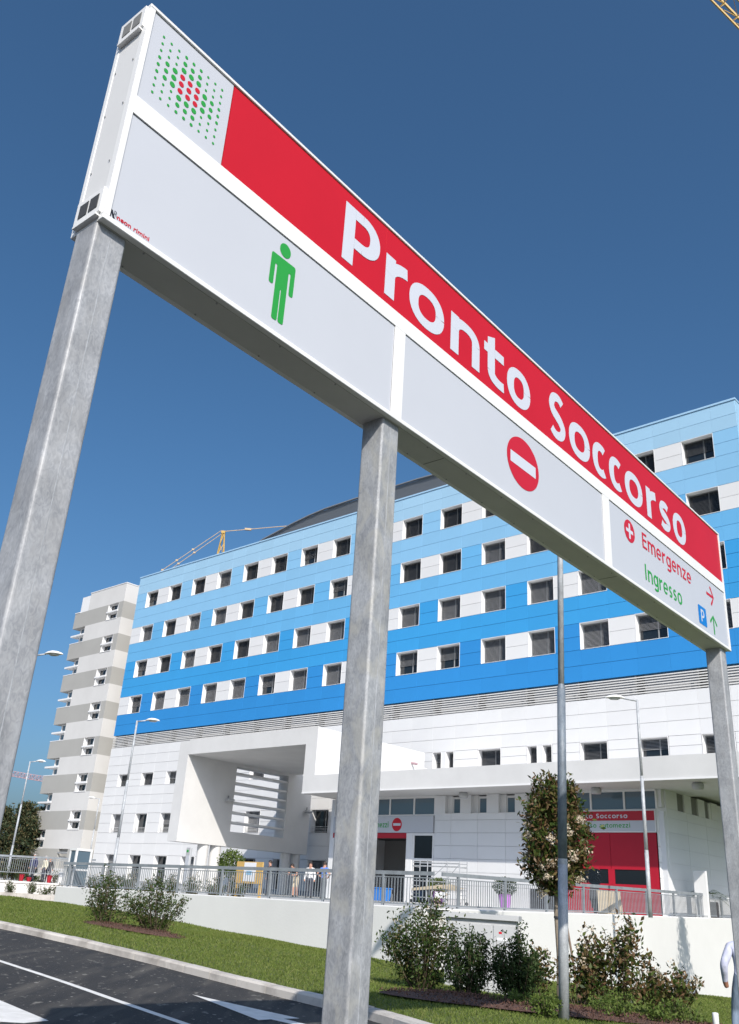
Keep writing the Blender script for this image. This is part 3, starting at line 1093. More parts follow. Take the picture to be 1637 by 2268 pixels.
def clerestory(xs, zb_, zt):
    f = MB()
    for x in xs:
        f.box(x - .05, x + .05, E0 + .02, E0 + .14, zb_, zt)
    f.box(xs[0], xs[-1], E0 + .02, E0 + .14, zb_ - .09, zb_)
    f.box(xs[0], xs[-1], E0 + .02, E0 + .14, zt, 7.68)
    fo = f.build('clerestory_frame', M['frame_white'], er)
    for a, b in zip(xs, xs[1:]):
        MB().box(a + .05, b - .05, E0 + .07, E0 + .1, zb_, zt).build('pane', M['glass_sky'], fo, org=EO)
clerestory([46.3, 48.0, 49.35, 51.1, 53.07, 54.7], 6.60, 7.55)
clerestory([63.25, 65.25, 67.18, 68.95], 6.70, 7.58)
# left bay: sign band, red lintel, dark open doorway, glazed door
MB().box(46.3, 54.66, E0 - .05, E0 + .05, 5.52, 6.50).build('fascia_sign', M['sign_white'], er)
MB().box(46.3, 52.6, E0 - .02, E0 + .2, 5.20, 5.5).build('lintel', M['red_lintel'], er)
MB().box(46.3, 46.7, E0, E0 + .3, 1.4, 5.2).build('jamb', M['frame_white'], er)
MB().box(52.6, 53.08, E0 - .04, E0 + .3, 1.4, 5.5).build('jamb', M['frame_white'], er)
f = MB()
f.box(53.08, 53.2, E0, E0 + .12, 1.45, 5.5)
f.box(54.6, 54.7, E0, E0 + .12, 1.45, 5.5)
f.box(53.2, 54.6, E0, E0 + .12, 5.36, 5.5)
f.box(53.2, 54.6, E0, E0 + .12, 3.9, 4.06)
f.box(53.2, 54.6, E0, E0 + .12, 1.45, 1.6)
fo = f.build('glass_door', M['frame_white'], er)
MB().box(53.2, 54.6, E0 + .05, E0 + .08, 4.06, 5.36).build('pane', M['glass'], fo)
MB().box(53.2, 54.6, E0 + .05, E0 + .08, 1.6, 3.9).build('pane', M['glass'], fo)
MB().box(46.3, 54.7, -6.2, -5.6, 1.4, 5.6).build('inner_wall', M['inner_wall'], er)
MB().box(50.6, 50.72, -9.0, -6.2, 1.4, 5.5).build('inner_partition', M['inner_wall'], er)
MB().box(46.3, 54.7, E0 + .2, -5.6, 5.45, 5.55).build('ceiling', M['dark_in'], er)
# right bay: red and white sign board, red door with a dark glazed strip
MB().box(63.6, 68.9, E0 - .06, E0 + .1, 5.55, 6.64).build('sign_frame', M['frame_white'], er)
MB().box(63.68, 68.84, E0 - .075, E0 - .055, 6.13, 6.60).build('sign_red_band', M['red_lintel'], er)
MB().box(63.68, 68.84, E0 - .075, E0 - .055, 5.60, 6.12).build('sign_white_band', M['sign_white'], er)
dr = MB()
for a, b in ((63.7, 66.27), (66.29, 68.84)):
    dr.box(a, b, E0 + .02, E0 + .12, 1.5, 3.06)
    dr.box(a, b, E0 + .02, E0 + .12, 3.76, 5.54)
dr.box(63.7, 63.95, E0 + .02, E0 + .12, 3.06, 3.76)
dr.box(68.38, 68.84, E0 + .02, E0 + .12, 3.06, 3.76)
dr.box(66.1, 66.45, E0 + .02, E0 + .12, 3.06, 3.76)
do = dr.build('red_door', M['red_door'], er)
MB().box(63.95, 66.1, E0 + .06, E0 + .09, 3.06, 3.76).build('door_pane', M['glass'], do)
MB().box(66.45, 68.38, E0 + .06, E0 + .09, 3.06, 3.76).build('door_pane', M['glass'], do)
MB().box(63.2, 63.66, E0, E0 + .3, 1.4, 6.6).build('jamb', M['white_er'], er)
# chamfered corner and right hand wall
ch = [(68.92, E0), (69.3, E0 + .4)]
jz2 = [1.5, 2.65, 3.4, 4.15, 4.88, 5.62, 6.33, 6.78]
for c0, c1 in zip(jz2, jz2[1:]):
    (xa, ya), (xb, yb) = ch
    MB().add([(xa, ya, c0 + .008), (xb, yb, c0 + .008), (xb, yb, c1 - .008), (xa, ya, c1 - .008), (xa, ya + .3, c0 + .008), (xb - .05, yb, c0 + .008), (xb - .05, yb, c1 - .008), (xa, ya + .3, c1 - .008)],
             [(0, 1, 2, 3), (5, 4, 7, 6), (0, 4, 5, 1), (3, 2, 6, 7)]).build('corner_panel', M['white_er'], er)
    for n0, n1 in ((-11.1, -8.6), (-8.6, -6.1), (-6.1, -3.6), (-3.6, -1.1)):
        MB().box(69.22, 69.3, n0 + .008, n1 - .008, c0 + .008, c1 - .008).build('white_panel', M['white_er'], er)
MB().box(69.16, 69.215, -11.0, -1.1, 1.5, 6.78).build('panel_backing', M['whitej'], er)
MB().box(68.92, 69.2, E0 + .1, -1., 6.78, 7.68).build('upper_wall', M['white_er'], er)
x = -11.1
for a in (-9.7, -7.9, -6.1, -4.3, -2.5):
    MB().box(69.2, 69.3, x, a, 6.78, 7.68).build('upper_pier', M['white_er'], er)
    MB().box(69.18, 69.21, a, a + .9, 6.8, 7.68).build('recess', M['inner_wall'], er)
    x = a + .9

# ================================================================== flat lettering
def text_mesh(s, bold=0.):
    cu = bpy.data.curves.new('txt', 'FONT')
    cu.body = s
    cu.size = 1
    cu.offset = bold
    cu.resolution_u = 6
    o = bpy.data.objects.new('txt', cu)
    COL.objects.link(o)
    dg = C.evaluated_depsgraph_get()
    me = bpy.data.meshes.new_from_object(o.evaluated_get(dg))
    bpy.data.objects.remove(o)
    bpy.data.curves.remove(cu)
    return me
_cap = {}
def cap_h(bold):
    if bold not in _cap:
        me = text_mesh('E', bold)
        ys = [v.co.y for v in me.vertices]
        _cap[bold] = (min(ys), max(ys))
    return _cap[bold]
def lettering(s, x0, x1, base, cap, y, m, parent, bold=.0, name='lettering', vy=None):
    """text in the x,z plane facing -y: left x0, right x1, baseline z, capital height"""
    me = text_mesh(s, bold)
    n = len(me.vertices)
    co = np.zeros(n * 3, dtype=np.float32)
    me.vertices.foreach_get('co', co)
    co = co.reshape(-1, 3)
    lo, hi = cap_h(bold)
    sx = (x1 - x0) / (co[:, 0].max() - co[:, 0].min())
    out = np.zeros_like(co)
    out[:, 0] = x0 + (co[:, 0] - co[:, 0].min()) * sx
    out[:, 2] = base + (co[:, 1] - lo) * cap / (hi - lo)
    out[:, 1] = y
    org = ORG.get(parent.name, (0, 0, 0))
    out -= np.array(org, dtype=np.float32)
    me.vertices.foreach_set('co', out.ravel())
    me.update()
    me.name = name
    me.materials.clear()
    me.materials.append(m)
    return obj(name, me, parent)
# our own humanist sans letter shapes, drawn as strokes
def _stroke(pts, wd):
    P = [Vector((*p, 0)) for p in pts]
    L, Rr = [], []
    for i, p in enumerate(P):
        d = (P[min(i + 1, len(P) - 1)] - P[max(i - 1, 0)]).normalized()
        nn = Vector((-d.y, d.x, 0)) * (wd[i] / 2)
        L.append(((p + nn).x, (p + nn).y))
        Rr.append(((p - nn).x, (p - nn).y))
    return [[[L[i], L[i + 1], Rr[i + 1], Rr[i]] for i in range(len(P) - 1)]]
def _arc(cx, cy, rx, ry, a0, a1, sv, sh, n=22):
    pts, wd = [], []
    for i in range(n + 1):
        t = R(a0 + (a1 - a0) * i / n)
        ct, st_ = math.cos(t), math.sin(t)
        e_ = 2 / 2.25
        pts.append((cx + rx * math.copysign(abs(ct) ** e_, ct), cy + ry * math.copysign(abs(st_) ** e_, st_)))
        wd.append(sv * math.cos(t) ** 2 + sh * math.sin(t) ** 2)
    return _stroke(pts, wd)
def _rect(x0, x1, y0, y1): return [[[(x0, y0), (x1, y0), (x1, y1), (x0, y1)]]]
def _spline(K, m=5):
    K = [K[0]] + K + [K[-1]]
    out = []
    for i in range(1, len(K) - 2):
        p0, p1, p2, p3 = (Vector((*k, 0)) for k in K[i - 1:i + 3])
        for j in range(m):
            t = j / m
            q = .5 * ((2 * p1) + (p2 - p0) * t + (2 * p0 - 5 * p1 + 4 * p2 - p3) * t * t + (3 * p1 - p0 - 3 * p2 + p3) * t ** 3)
            out.append((q.x, q.y))
    out.append(tuple(K[-1]))
    return out
def glyph(ch, W_, cap, sv, sh):
    xh = cap * .735
    hs, vs = sh / 2, sv / 2
    if ch == 'E': return _rect(0, sv, 0, cap) + _rect(sv, W_, cap - sh, cap) + _rect(sv, W_ * .93, cap * .53 - hs, cap * .53 + hs) + _rect(sv, W_, 0, sh)
    if ch == 'I': return _rect(W_ / 2 - vs, W_ / 2 + vs, 0, cap)
    if ch == 'P':
        ym, yt = cap * .40, cap - hs
        cy = (ym + yt) / 2
        return _rect(0, sv, 0, cap) + _rect(sv, W_ * .5, cap - sh, cap) + _rect(sv, W_ * .5, ym - hs, ym + hs) + _arc(W_ * .5, cy, W_ * .5 - vs, yt - cy, -90, 90, sv, sh)
    if ch == 'r': return _rect(0, sv, 0, xh) + _arc(W_ * 1.12, xh * .48, W_ * 1.12 - vs, xh * .52 - hs, 172, 96, sv * .9, sh * 1.15, 12)
    if ch in 'nm':
        o = _rect(0, sv, 0, xh)
        k = 1 if ch == 'n' else 2
        w = (W_ - sv) / k
        for i in range(k):
            x = i * w
            o += _arc(x + vs + w / 2, xh * .60, w / 2, xh * .40 - hs, 178, 0, sv, sh) + _rect(x + w, x + w + sv, 0, xh * .60)
        return o
    if ch == 'u':
        w = W_ - sv
        return _rect(W_ - sv, W_, 0, xh) + _rect(0, sv, xh * .40, xh) + _arc(vs + w / 2, xh * .40, w / 2, xh * .40 - hs, 180, 358, sv, sh)
    if ch == 't':
        a = W_ * .36
        return [[[(a - vs, cap * .25), (a + vs, cap * .25), (a + vs, cap * .97), (a - vs, cap * .88)]]] + _rect(0, a - vs, xh - sh, xh) + _rect(a + vs, W_, xh - sh, xh) + _arc(W_ * .86, cap * .25, W_ * .86 - a, cap * .25 - hs, 180, 283, sv, sh, 14)
    if ch == 'o': return _arc(W_ / 2, xh / 2, W_ / 2 - vs, xh / 2 - hs + cap * .012, 0, 360, sv, sh, 36)
    if ch == 'c': return _arc(W_ * .56, xh / 2, W_ * .56 - vs, xh / 2 - hs + cap * .012, 52, 308, sv, sh, 30)
    if ch == 'e': return _arc(W_ * .5, xh / 2, W_ * .5 - vs, xh / 2 - hs + cap * .012, 0, 312, sv, sh, 32) + _rect(sv * .8, W_ - .02 * W_, xh * .5 - hs * .9, xh * .5 + hs * .7)
    if ch in 'Ss':
        H_ = cap if ch == 'S' else xh
        K = [(.93, .90), (.72, .985), (.48, 1.0), (.18, .93), (.03, .74), (.16, .59), (.45, .505), (.76, .41), (.97, .25), (.84, .07), (.52, 0), (.24, .015), (.0, .10)]
        q = _spline([(vs + x * (W_ - sv), hs + y * (H_ - sh)) for x, y in K])
        m = len(q)
        return _stroke(q, [sh * 1.0 + (sv * .96 - sh) * math.exp(-((i / (m - 1) - .5) / .20) ** 2) for i in range(m)])
    if ch == 'z': return _rect(0, W_, xh - sh, xh) + _rect(0, W_, 0, sh) + [[[(0, sh), (sv * 1.15, sh), (W_, xh - sh), (W_ - sv * 1.15, xh - sh)]]]
    if ch == 'g':
        return _arc(W_ * .48, xh * .52, W_ * .48 - vs, xh * .48 - hs, 0, 360, sv, sh, 30) + _rect(W_ - sv, W_, -.06 * cap, xh) + _arc(W_ * .48, -.06 * cap, W_ * .52 - vs, .22 * cap - hs, 2, -142, sv, sh, 16)
    if ch == 'a':
        return _rect(W_ - sv, W_, 0, xh * .62) + _arc(W_ * .5, xh * .62, W_ * .5 - vs, xh * .38 - hs, 0, 140, sv, sh, 16) + _arc(W_ * .46, xh * .29, W_ * .46 - vs, xh * .29 - hs, 0, 360, sv * .9, sh * .9, 26)
    if ch == 'i': return _rect(W_ / 2 - vs, W_ / 2 + vs, 0, xh) + _rect(W_ / 2 - vs, W_ / 2 + vs, cap * .86, cap * 1.04)
    return []
GW = dict(E=.56, I=.28, P=.60, r=.42, n=.60, m=.96, u=.60, t=.44, o=.66, c=.52, e=.62, S=.56, s=.48, z=.52, g=.62, a=.58, i=.28)
def letters(word, x0, x1, base, cap, y, m, parent, sv, sh, spans=None, gap=.13):
    """one flat letter object per character; spans gives measured left and right edges"""
    org = ORG.get(parent.name, (0, 0, 0))
    if spans is None:
        nat = [GW.get(c, .34) for c in word]
        tot = sum(nat) + gap * (len(word) - 1)
        k = (x1 - x0) / tot
        spans, x = [], x0
        for w in nat:
            spans.append((x, x + w * k))
            x += (w + gap) * k
    for ch, (a, b) in zip(word, spans):
        if ch == ' ': continue
        mb = MB()
        for i, part_ in enumerate(glyph(ch, b - a, cap, sv, sh)):
            yy = y - i * .0004
            idx, vs_, fs_ = {}, [], []
            for pl_ in part_:
                f_ = []
                for q_ in pl_:
                    k_ = (round(q_[0], 6), round(q_[1], 6))
                    if k_ not in idx:
                        idx[k_] = len(vs_)
                        vs_.append((a + q_[0], yy, base + q_[1]))
                    f_.append(idx[k_])
                fs_.append(tuple(dict.fromkeys(f_)))
            mb.add(vs_, fs_)
        mb.build('letter', m, parent, org=org)
letters('automezzi', 49.15, 51.12, 5.83, .34, E0 - .054, M['print_green'], er, .06, .05)
def disc(cx, cz, rx, rz, y, n=28):
    return [(cx + rx * math.cos(2 * math.pi * i / n), y, cz + rz * math.sin(2 * math.pi * i / n)) for i in range(n)]
MB().poly(disc(51.8, 6.0, .40, .40, E0 - .054)).build('no_entry_disc', M['print_red'], er)
MB().poly([(51.5, E0 - .058, 5.93), (52.1, E0 - .058, 5.93), (52.1, E0 - .058, 6.08), (51.5, E0 - .058, 6.08)]).build('no_entry_bar', M['print_white'], er)
letters('Pronto Soccorso', 64.05, 67.38, 6.25, .235, E0 - .079, M['print_white'], er, .052, .042)
letters('Ingresso automezzi', 64.15, 67.52, 5.78, .23, E0 - .079, M['print_green'], er, .044, .036)

# ================================================================== PORTAL SIGN
SZ = 5.269
SL, SH, ST = 11.11, 1.885, .336
sign = thing('portal_sign', 'long overhead white and red direction sign on three square galvanised posts', 'sign', tuple(SP), TH)
ORG[sign.name] = (0, 0, 0)
def hh(v): return SZ + v
f = MB()
f.box(0, SL, .045, ST, SZ + .004, SZ + SH)
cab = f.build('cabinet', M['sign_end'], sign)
fr = MB()
fr.bbox(-.004, SL + .004, 0, .05, hh(1.858), hh(SH + .003), .004)
fr.bbox(-.004, SL + .004, 0, .05, SZ, hh(.042), .004)
fr.box(-.004, .040, .002, .05, hh(.042), hh(1.858))
fr.box(SL - .034, SL + .004, .002, .05, hh(.042), hh(1.858))
fr.box(.04, SL - .034, .003, .05, hh(.905), hh(1.055))
fr.box(2.848, 2.992, .004, .05, hh(.042), hh(.905))
fr.box(6.905, 7.078, .004, .05, hh(.042), hh(.905))
fr.build('face_frame', M['sign_frame'], sign)
bk = MB()
bk.bbox(-.004, SL + .004, ST - .04, ST + .006, SZ, hh(SH + .003), .004)
bk.build('back_frame', M['sign_frame'], sign)
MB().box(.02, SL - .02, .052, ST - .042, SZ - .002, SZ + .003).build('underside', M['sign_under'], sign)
def pane(name, x0, x1, z0, z1, m):
    return MB().box(x0 + .004, x1 - .004, .014, .044, hh(z0 + .004), hh(z1 - .004)).build(name, m, sign)
logo = pane('logo_panel', .040, .789, 1.055, 1.858, M['sign_white'])
redp = pane('red_panel', .789, SL - .034, 1.055, 1.858, M['sign_red'])
pa1 = pane('white_panel', .040, 2.848, .042, .905, M['sign_white'])
pa2 = pane('white_panel', 2.992, 6.905, .042, .905, M['sign_white'])
pa3 = pane('white_panel', 7.078, SL - .034, .042, .905, M['sign_white'])
YP = .0115
gaps = MB()
gaps.box(.04, SL - .034, .0145, .02, hh(1.851), hh(1.858))
for a, b in ((.04, 2.848), (2.992, 6.905), (7.078, SL - .034)):
    gaps.box(a, b, .0141, .02, hh(.899), hh(.905))
    gaps.box(b - .006, b, .0141, .02, hh(.045), hh(.899))
gaps.build('gasket', M['gap'], sign)
letters('Pronto', 0, 0, hh(1.148), .595, YP, M['print_white'], redp, .138, .104, spans=[(2.103, 2.58), (2.672, 2.985), (3.026, 3.578), (3.69, 4.20), (4.285, 4.665), (4.73, 5.213)])
letters('Soccorso', 0, 0, hh(1.140), .595, YP, M['print_white'], redp, .138, .104, spans=[(5.62, 6.03), (6.10, 6.63), (6.70, 7.09), (7.15, 7.54), (7.606, 8.15), (8.28, 8.60), (8.70, 9.09), (9.18, 9.65)])
MB().box(2.660, 2.664, .012, .0135, hh(1.06), hh(1.85)).build('film_seam', M['print_red'], redp)
# dot emblem
_dm = {}
for c in range(9):
    for r_ in range(9):
        x = .146 + c * .0678
        z = hh(1.714 - r_ * .0655)
        dc, drr = abs(c - 4), abs(r_ - 4)
        if dc <= 1 and drr <= 1: k_, rad = 'red', .0225
        elif max(dc, drr) == 2 and min(dc, drr) <= 1: k_, rad = 'green', .0225
        elif max(dc, drr) == 3 and min(dc, drr) <= 1: k_, rad = 'green', .0185
        elif max(dc, drr) == 4 and min(dc, drr) <= 1: k_, rad = 'green', .0135
        else: k_, rad = 'green', .0105
        if (k_, rad) not in _dm:
            _dm[(k_, rad)] = MB().poly(disc(0, 0, rad, rad, 0, 16)).mesh('dot')
            _dm[(k_, rad)].materials.append(M['print_' + k_])
        obj(k_ + '_dot', _dm[(k_, rad)], logo, (x, YP, z))
# maker's mark
lettering('neon rimini', .094, .34, hh(.062), .034, YP, M['print_red'], pa1, .02)
mk = MB()
mk.poly([(.040, YP, hh(.05)), (.052, YP, hh(.05)), (.052, YP, hh(.092)), (.040, YP, hh(.10))])
mk.poly([(.040, YP - .0004, hh(.105)), (.056, YP - .0004, hh(.105)), (.082, YP - .0004, hh(.052)), (.066, YP - .0004, hh(.052))])
mk.build('maker_mark', M['print_black'], pa1, org=(0, 0, 0))
lettering('R', .069, .092, hh(.07), .04, YP - .0006, M['print_black'], pa1, -.015)
# standing figure pictogram
def rnd(pts, r=.02, n=4):
    """round the corners of a polygon"""
    out = []
    m_ = len(pts)
    for i in range(m_):
        p, a, b = Vector(pts[i]), Vector(pts[i - 1]), Vector(pts[(i + 1) % m_])
        da, db = (a - p), (b - p)
        q = min(r, da.length * .49, db.length * .49)
        s, e = p + da.normalized() * q, p + db.normalized() * q
        for k in range(n + 1):
            t = k / n
            out.append(tuple((s * (1 - t) ** 2) + (p * 2 * t * (1 - t)) + (e * t * t)))
    return out
def ppoly(mb, pts, r=.02, y=YP):
    return mb.poly([(x, y, hh(z)) for x, z in rnd(pts, r)])
pg = MB()
pg.poly(disc(1.49, hh(.783), .058, .062, YP))
ppoly(pg, [(1.36, .70), (1.615, .70), (1.615, .42), (1.569, .42), (1.569, .612), (1.549, .612), (1.549, .138), (1.4915, .138), (1.4915, .42), (1.4835, .42), (1.4835, .138), (1.426, .138), (1.426, .612), (1.406, .612), (1.406, .42), (1.36, .42)], .022)
pg.build('figure_symbol', M['print_green'], pa1, org=(0, 0, 0))
MB().poly(disc(5.045, hh(.505), .323, .283, YP, 48)).build('no_entry_disc', M['print_red'], pa2, org=(0, 0, 0))
ne = MB()
ne.poly([(4.79, YP - .001, hh(.437)), (5.30, YP - .001, hh(.437)), (5.30, YP - .001, hh(.565)), (4.79, YP - .001, hh(.565))])
ne.build('no_entry_bar', M['print_white'], pa2, org=(0, 0, 0))
MB().poly(disc(7.655, hh(.693), .156, .148, YP, 36)).build('cross_disc', M['print_red'], pa3, org=(0, 0, 0))
cr = MB()
for a, b, c_, d_ in ((7.552, 7.758, .670, .716), (7.632, 7.678, .716, .794), (7.632, 7.678, .592, .670)):
    cr.poly([(a, YP - .001, hh(c_)), (b, YP - .001, hh(c_)), (b, YP - .001, hh(d_)), (a, YP - .001, hh(d_))])
cr.build('cross_symbol', M['print_white'], pa3, org=(0, 0, 0))
letters('Emergenze', 8.04, 9.70, hh(.612), .212, YP, M['print_red'], pa3, .038, .030)
letters('Ingresso', 8.05, 9.28, hh(.187), .215, YP, M['print_green'], pa3, .038, .030)
def arrow(cx, cz, s, ang, m):
    mb = MB()
    ca, sa = math.cos(ang), math.sin(ang)
    def T(pts): return [(cx + (x * ca - z * sa) * s, YP, hh(cz + (x * sa + z * ca) * s)) for x, z in pts]
    mb.poly(T([(-.5, -.07), (.38, -.07), (.38, .07), (-.5, .07)]))
    mb.poly(T([(.5, 0), (.40, .0), (.0, -.40), (.05, -.5), (.14, -.48)])[::1])
    mb.poly(T([(.5, 0), (.14, .48), (.05, .5), (.0, .40), (.40, 0)]))
    mb.build('arrow_symbol', m, pa3, org=(0, 0, 0))
arrow(10.44, .675, .30, 0, M['print_red'])
arrow(10.48, .24, .29, math.pi / 2, M['print_green'])
pb = MB()
ppoly(pb, [(9.88, .117), (10.187, .117), (10.187, .392), (9.88, .392)], .03)
pb.build('parking_square', M['print_blue'], pa3, org=(0, 0, 0))
letters('P', 9.975, 10.10, hh(.165), .18, YP - .001, M['print_white'], pa3, .034, .028)
# ventilation covers on the left end
for z0 in (.055, 1.675):
    v = MB()
    v.box(-.022, .0, .03, ST - .03, hh(z0), hh(z0 + .19))
    v.box(-.032, .0, .045, ST - .045, hh(z0 - .024), hh(z0 - .010))
    vo = v.build('vent_cover', M['sign_frame'], sign)
    for y0, y1 in ((.065, .155), (.175, .265)):
        MB().box(-.026, -.0215, y0, y1, hh(z0 + .045), hh(z0 + .15)).build('vent_grille', M['grille' if z0 < 1 else 'grille_lt'], vo, org=(0, 0, 0))
sc = MB()
for x in np.arange(.35, 11, .62):
    for y in (.06, ST - .055):
        sc.lathe([(.007, -.006), (.007, .0)], (x, y, SZ - .002), 6)
for z in (.5, 1.0, 1.4):
    sc.tube((-.006, .08, hh(z)), (0, .08, hh(z)), .007, .007, 6)
    sc.tube((-.006, ST - .06, hh(z)), (0, ST - .06, hh(z)), .007, .007, 6)
tag(sc.build('screw', M['frame_grey'], sign), kind='stuff')
un = MB()
for x in (3.7, 7.3):
    un.box(x, x + .004, .06, ST - .05, SZ - .004, SZ - .001)
un.build('sheet_joint', M['gap'], sign)
# posts: 220 mm rolled square tube with rounded corners
def rpost(cx, cy, w, z0, z1, r=.022):
    mb = MB()
    pr = []
    for sx, sy, a0 in ((1, 1, 0), (-1, 1, 90), (-1, -1, 180), (1, -1, 270)):
        for k in range(5):
            a = R(a0 + 90 * k / 4)
            pr.append((cx + sx * (w / 2 - r) + r * math.cos(a), cy + sy * (w / 2 - r) + r * math.sin(a)))
    n = len(pr)
    zs_ = np.linspace(z0, z1, 24)
    vs = [(x, y, z) for z in zs_ for x, y in pr]
    fs = [(k * n + i, k * n + (i + 1) % n, (k + 1) * n + (i + 1) % n, (k + 1) * n + i) for k in range(23) for i in range(n)]
    fs += [tuple(range(n - 1, -1, -1)), tuple(range(23 * n, 24 * n))]
    return mb.add(vs, fs)
for cx, mm, lab in ((.108, 'galv', None), (2.93, 'galv2', 'galvanised post with yellowish stains, under the joint of the panels'), (10.93, 'galv', None)):
    o = rpost(cx, .172, .225, -.05, SZ - .003).build('post', M[mm], sign)
    if lab: o['label'] = lab
    MB().box(cx + .1125, cx + .1140, .165, .171, .05, SZ - .02).build('weld_seam', M['lamp_sleeve'], o, org=(0, 0, 0))
    MB().box(cx - .004, cx + .001, .0580, .0595, .05, SZ - .02).build('weld_seam', M['lamp_pole'], o, org=(0, 0, 0))
    MB().bbox(cx - .2, cx + .2, -.028, .372, -.05, .03, .008).build('base_plate', M['galv'], o, org=(0, 0, 0))

# ================================================================== STREET LAMPS
LG = 'white headed street lamps on galvanised poles'
def street_lamp(label, base, H, ang, r=.085, arm=.55, head=.85, hw=1., steps=((0, 1.0, 1.0),), big=False):
    t = thing('street_lamp', label, 'street lamp', tuple(base), ang, LG)
    ORG[t.name] = (0, 0, 0)
    for i, (h0, h1, k, mm) in enumerate(steps):
        p = MB()
        p.tube((0, 0, h0 * H), (0, 0, h1 * H), r * k, r * k * .93, 16)
        if i < len(steps) - 1:
            p.tube((0, 0, h1 * H), (0, 0, h1 * H + .09), r * k * .95, r * steps[i + 1][2], 16, cap=False)
        p.build('pole', M[mm], t, org=(0, 0, 0), smooth=True)
    a = MB()
    a.tube((0, 0, H - .03), (arm, 0, H + .05), .035, .035, 8)
    a.tube((0, 0, H - .12), (0, 0, H + .02), .05, .05, 8)
    a.build('arm', M['lamp_pole'], t, org=(0, 0, 0), smooth=True)
    # cobra head: flattened drop swept along x
    hd = MB()
    sec = [(0, .03, .03, .0), (.06, .07, .055, .0), (.2, .13, .085, .02), (.42, .165, .11, .03), (.65, .16, .10, .02), (.85, .11, .07, .0), (.95, .05, .035, -.01), (.98, .01, .01, -.015)]
    n = 16
    vs = []
    for q, w, h, dz in sec:
        for i in range(n):
            th = 2 * math.pi * i / n
            zz = math.sin(th)
            zz = zz * h * (1.0 if zz > 0 else .45)
            vs.append((arm - .05 + q * head, math.cos(th) * w * hw, H + .06 + dz + zz))
    fs = [(k * n + i, k * n + (i + 1) % n, (k + 1) * n + (i + 1) % n, (k + 1) * n + i) for k in range(len(sec) - 1) for i in range(n)]
    fs += [tuple(range(n - 1, -1, -1)), tuple(range((len(sec) - 1) * n, len(sec) * n))]
    ho = hd.add(vs, fs).build('lamp_head', M['lamp_head'], t, org=(0, 0, 0), smooth=True)
    g = MB()
    gx = arm - .05 + .52 * head
    vs = [(gx + math.cos(2 * math.pi * i / 16) * .3 * head, math.sin(2 * math.pi * i / 16) * .125, H + .038 - (0 if 1 else 0)) for i in range(16)]
    vs2 = [(gx + math.cos(2 * math.pi * i / 16) * .2 * head, math.sin(2 * math.pi * i / 16) * .08, H - .02) for i in range(16)]
    g.add(vs + vs2, [(i, (i + 1) % 16, 16 + (i + 1) % 16, 16 + i) for i in range(16)] + [tuple(range(16, 32))])
    g.build('lamp_glass', M['lamp_glass'], ho, org=(0, 0, 0), smooth=True)
    return t
STD = ((0, .28, 1.0, 'lamp_pole'), (.28, .62, .86, 'lamp_pole'), (.62, 1., .66, 'lamp_pole'))
def lamp_pos(tx, ty, z):
    r = ray(tx, ty)
    p = EYE + r * ((z - 1.6) / r.z)
    return p
def std_lamp(label, top, z, ang, base=None):
    p = lamp_pos(*top, z)
    zb = zp(p.x, p.y) if base is None else base
    return street_lamp(label, (p.x, p.y, zb), z - zb, ang, steps=STD)
big = street_lamp('thick lamp pole in stepped sections standing in the mulch bed beside the lollipop tree', (3.86, 17.2, hz(3.86, 17.2) + .08), 12.1, PH + math.pi / 2, r=.092, arm=.22, head=1.35, hw=1.55,
                  steps=((0, .21, 1.0, 'lamp_pole'), (.21, .475, .93, 'lamp_sleeve'), (.475, 1., .66, 'lamp_pole')))
big.rotation_mode = 'ZYX'
big.rotation_euler = (R(.3), R(1.1), PH + math.pi / 2)
big.matrix_world = Matrix.Translation(big.location) @ Matrix.Rotation(R(1.15), 4, 'Y') @ Matrix.Rotation(PH + math.pi / 2, 4, 'Z')
std_lamp('street lamp before the red emergency door, head pointing left', (1411, 1551), 9.9, R(180 - 5))
std_lamp('street lamp in front of the white storeys left of the gateway frame', (304, 1597), 10.0, R(-10))
std_lamp('street lamp at far left before the dark conifers', (67, 1687), 10.0, R(-10))
std_lamp('small distant street lamp before the foot of the grey tower', (220.5, 1769), 9.6, R(170))
std_lamp('street lamp whose pole hides behind the left sign post, only its head showing', (74, 1451), 10.0, R(-12), base=.6)

# ================================================================== CRANES
def lattice(mb, p0, p1, w, n, rad, upv=Vector((0, 0, 1)), square=True):
    p0, p1 = Vector(p0), Vector(p1)
    d = (p1 - p0).normalized()
    s = d.cross(upv).normalized() if d.cross(upv).length > .01 else d.orthogonal().normalized()
    t = s.cross(d)
    offs = [(-.5, -.5), (.5, -.5), (.5, .5), (-.5, .5)] if square else [(-.5, -.4), (.5, -.4), (0, .6)]
    C_ = [[p0.lerp(p1, i / n) + s * (a * w) + t * (b * w) for a, b in offs] for i in range(n + 1)]
    m = len(offs)
    for k in range(m):
        mb.bar(C_[0][k], C_[n][k], rad * 2)
        for i in range(n):
            a, b = C_[i][k], C_[i + 1][(k + 1) % m]
            if i % 2: a, b = C_[i][(k + 1) % m], C_[i + 1][k]
            mb.bar(a, b, rad * 1.2)
            mb.bar(C_[i][k], C_[i][(k + 1) % m], rad * 1.2)
cy = thing('tower_crane', 'yellow tower crane top with stay cables rising behind the blue roof', 'crane', (-26.3, 150, 0))
ORG[cy.name] = (-26.3, 150, 0)
mb = MB()
lattice(mb, (-26.3, 150, 0), (-26.3, 150, 50), 1.8, 24, .10)
for dx, dy in ((-1, -1), (1, -1), (1, 1), (-1, 1)):
    mb.bar((-26.3 + dx * 1.1, 150 + dy * 1.1, 50), (-26.3 + dx * .15, 150 + dy * .15, 61.2), .13)
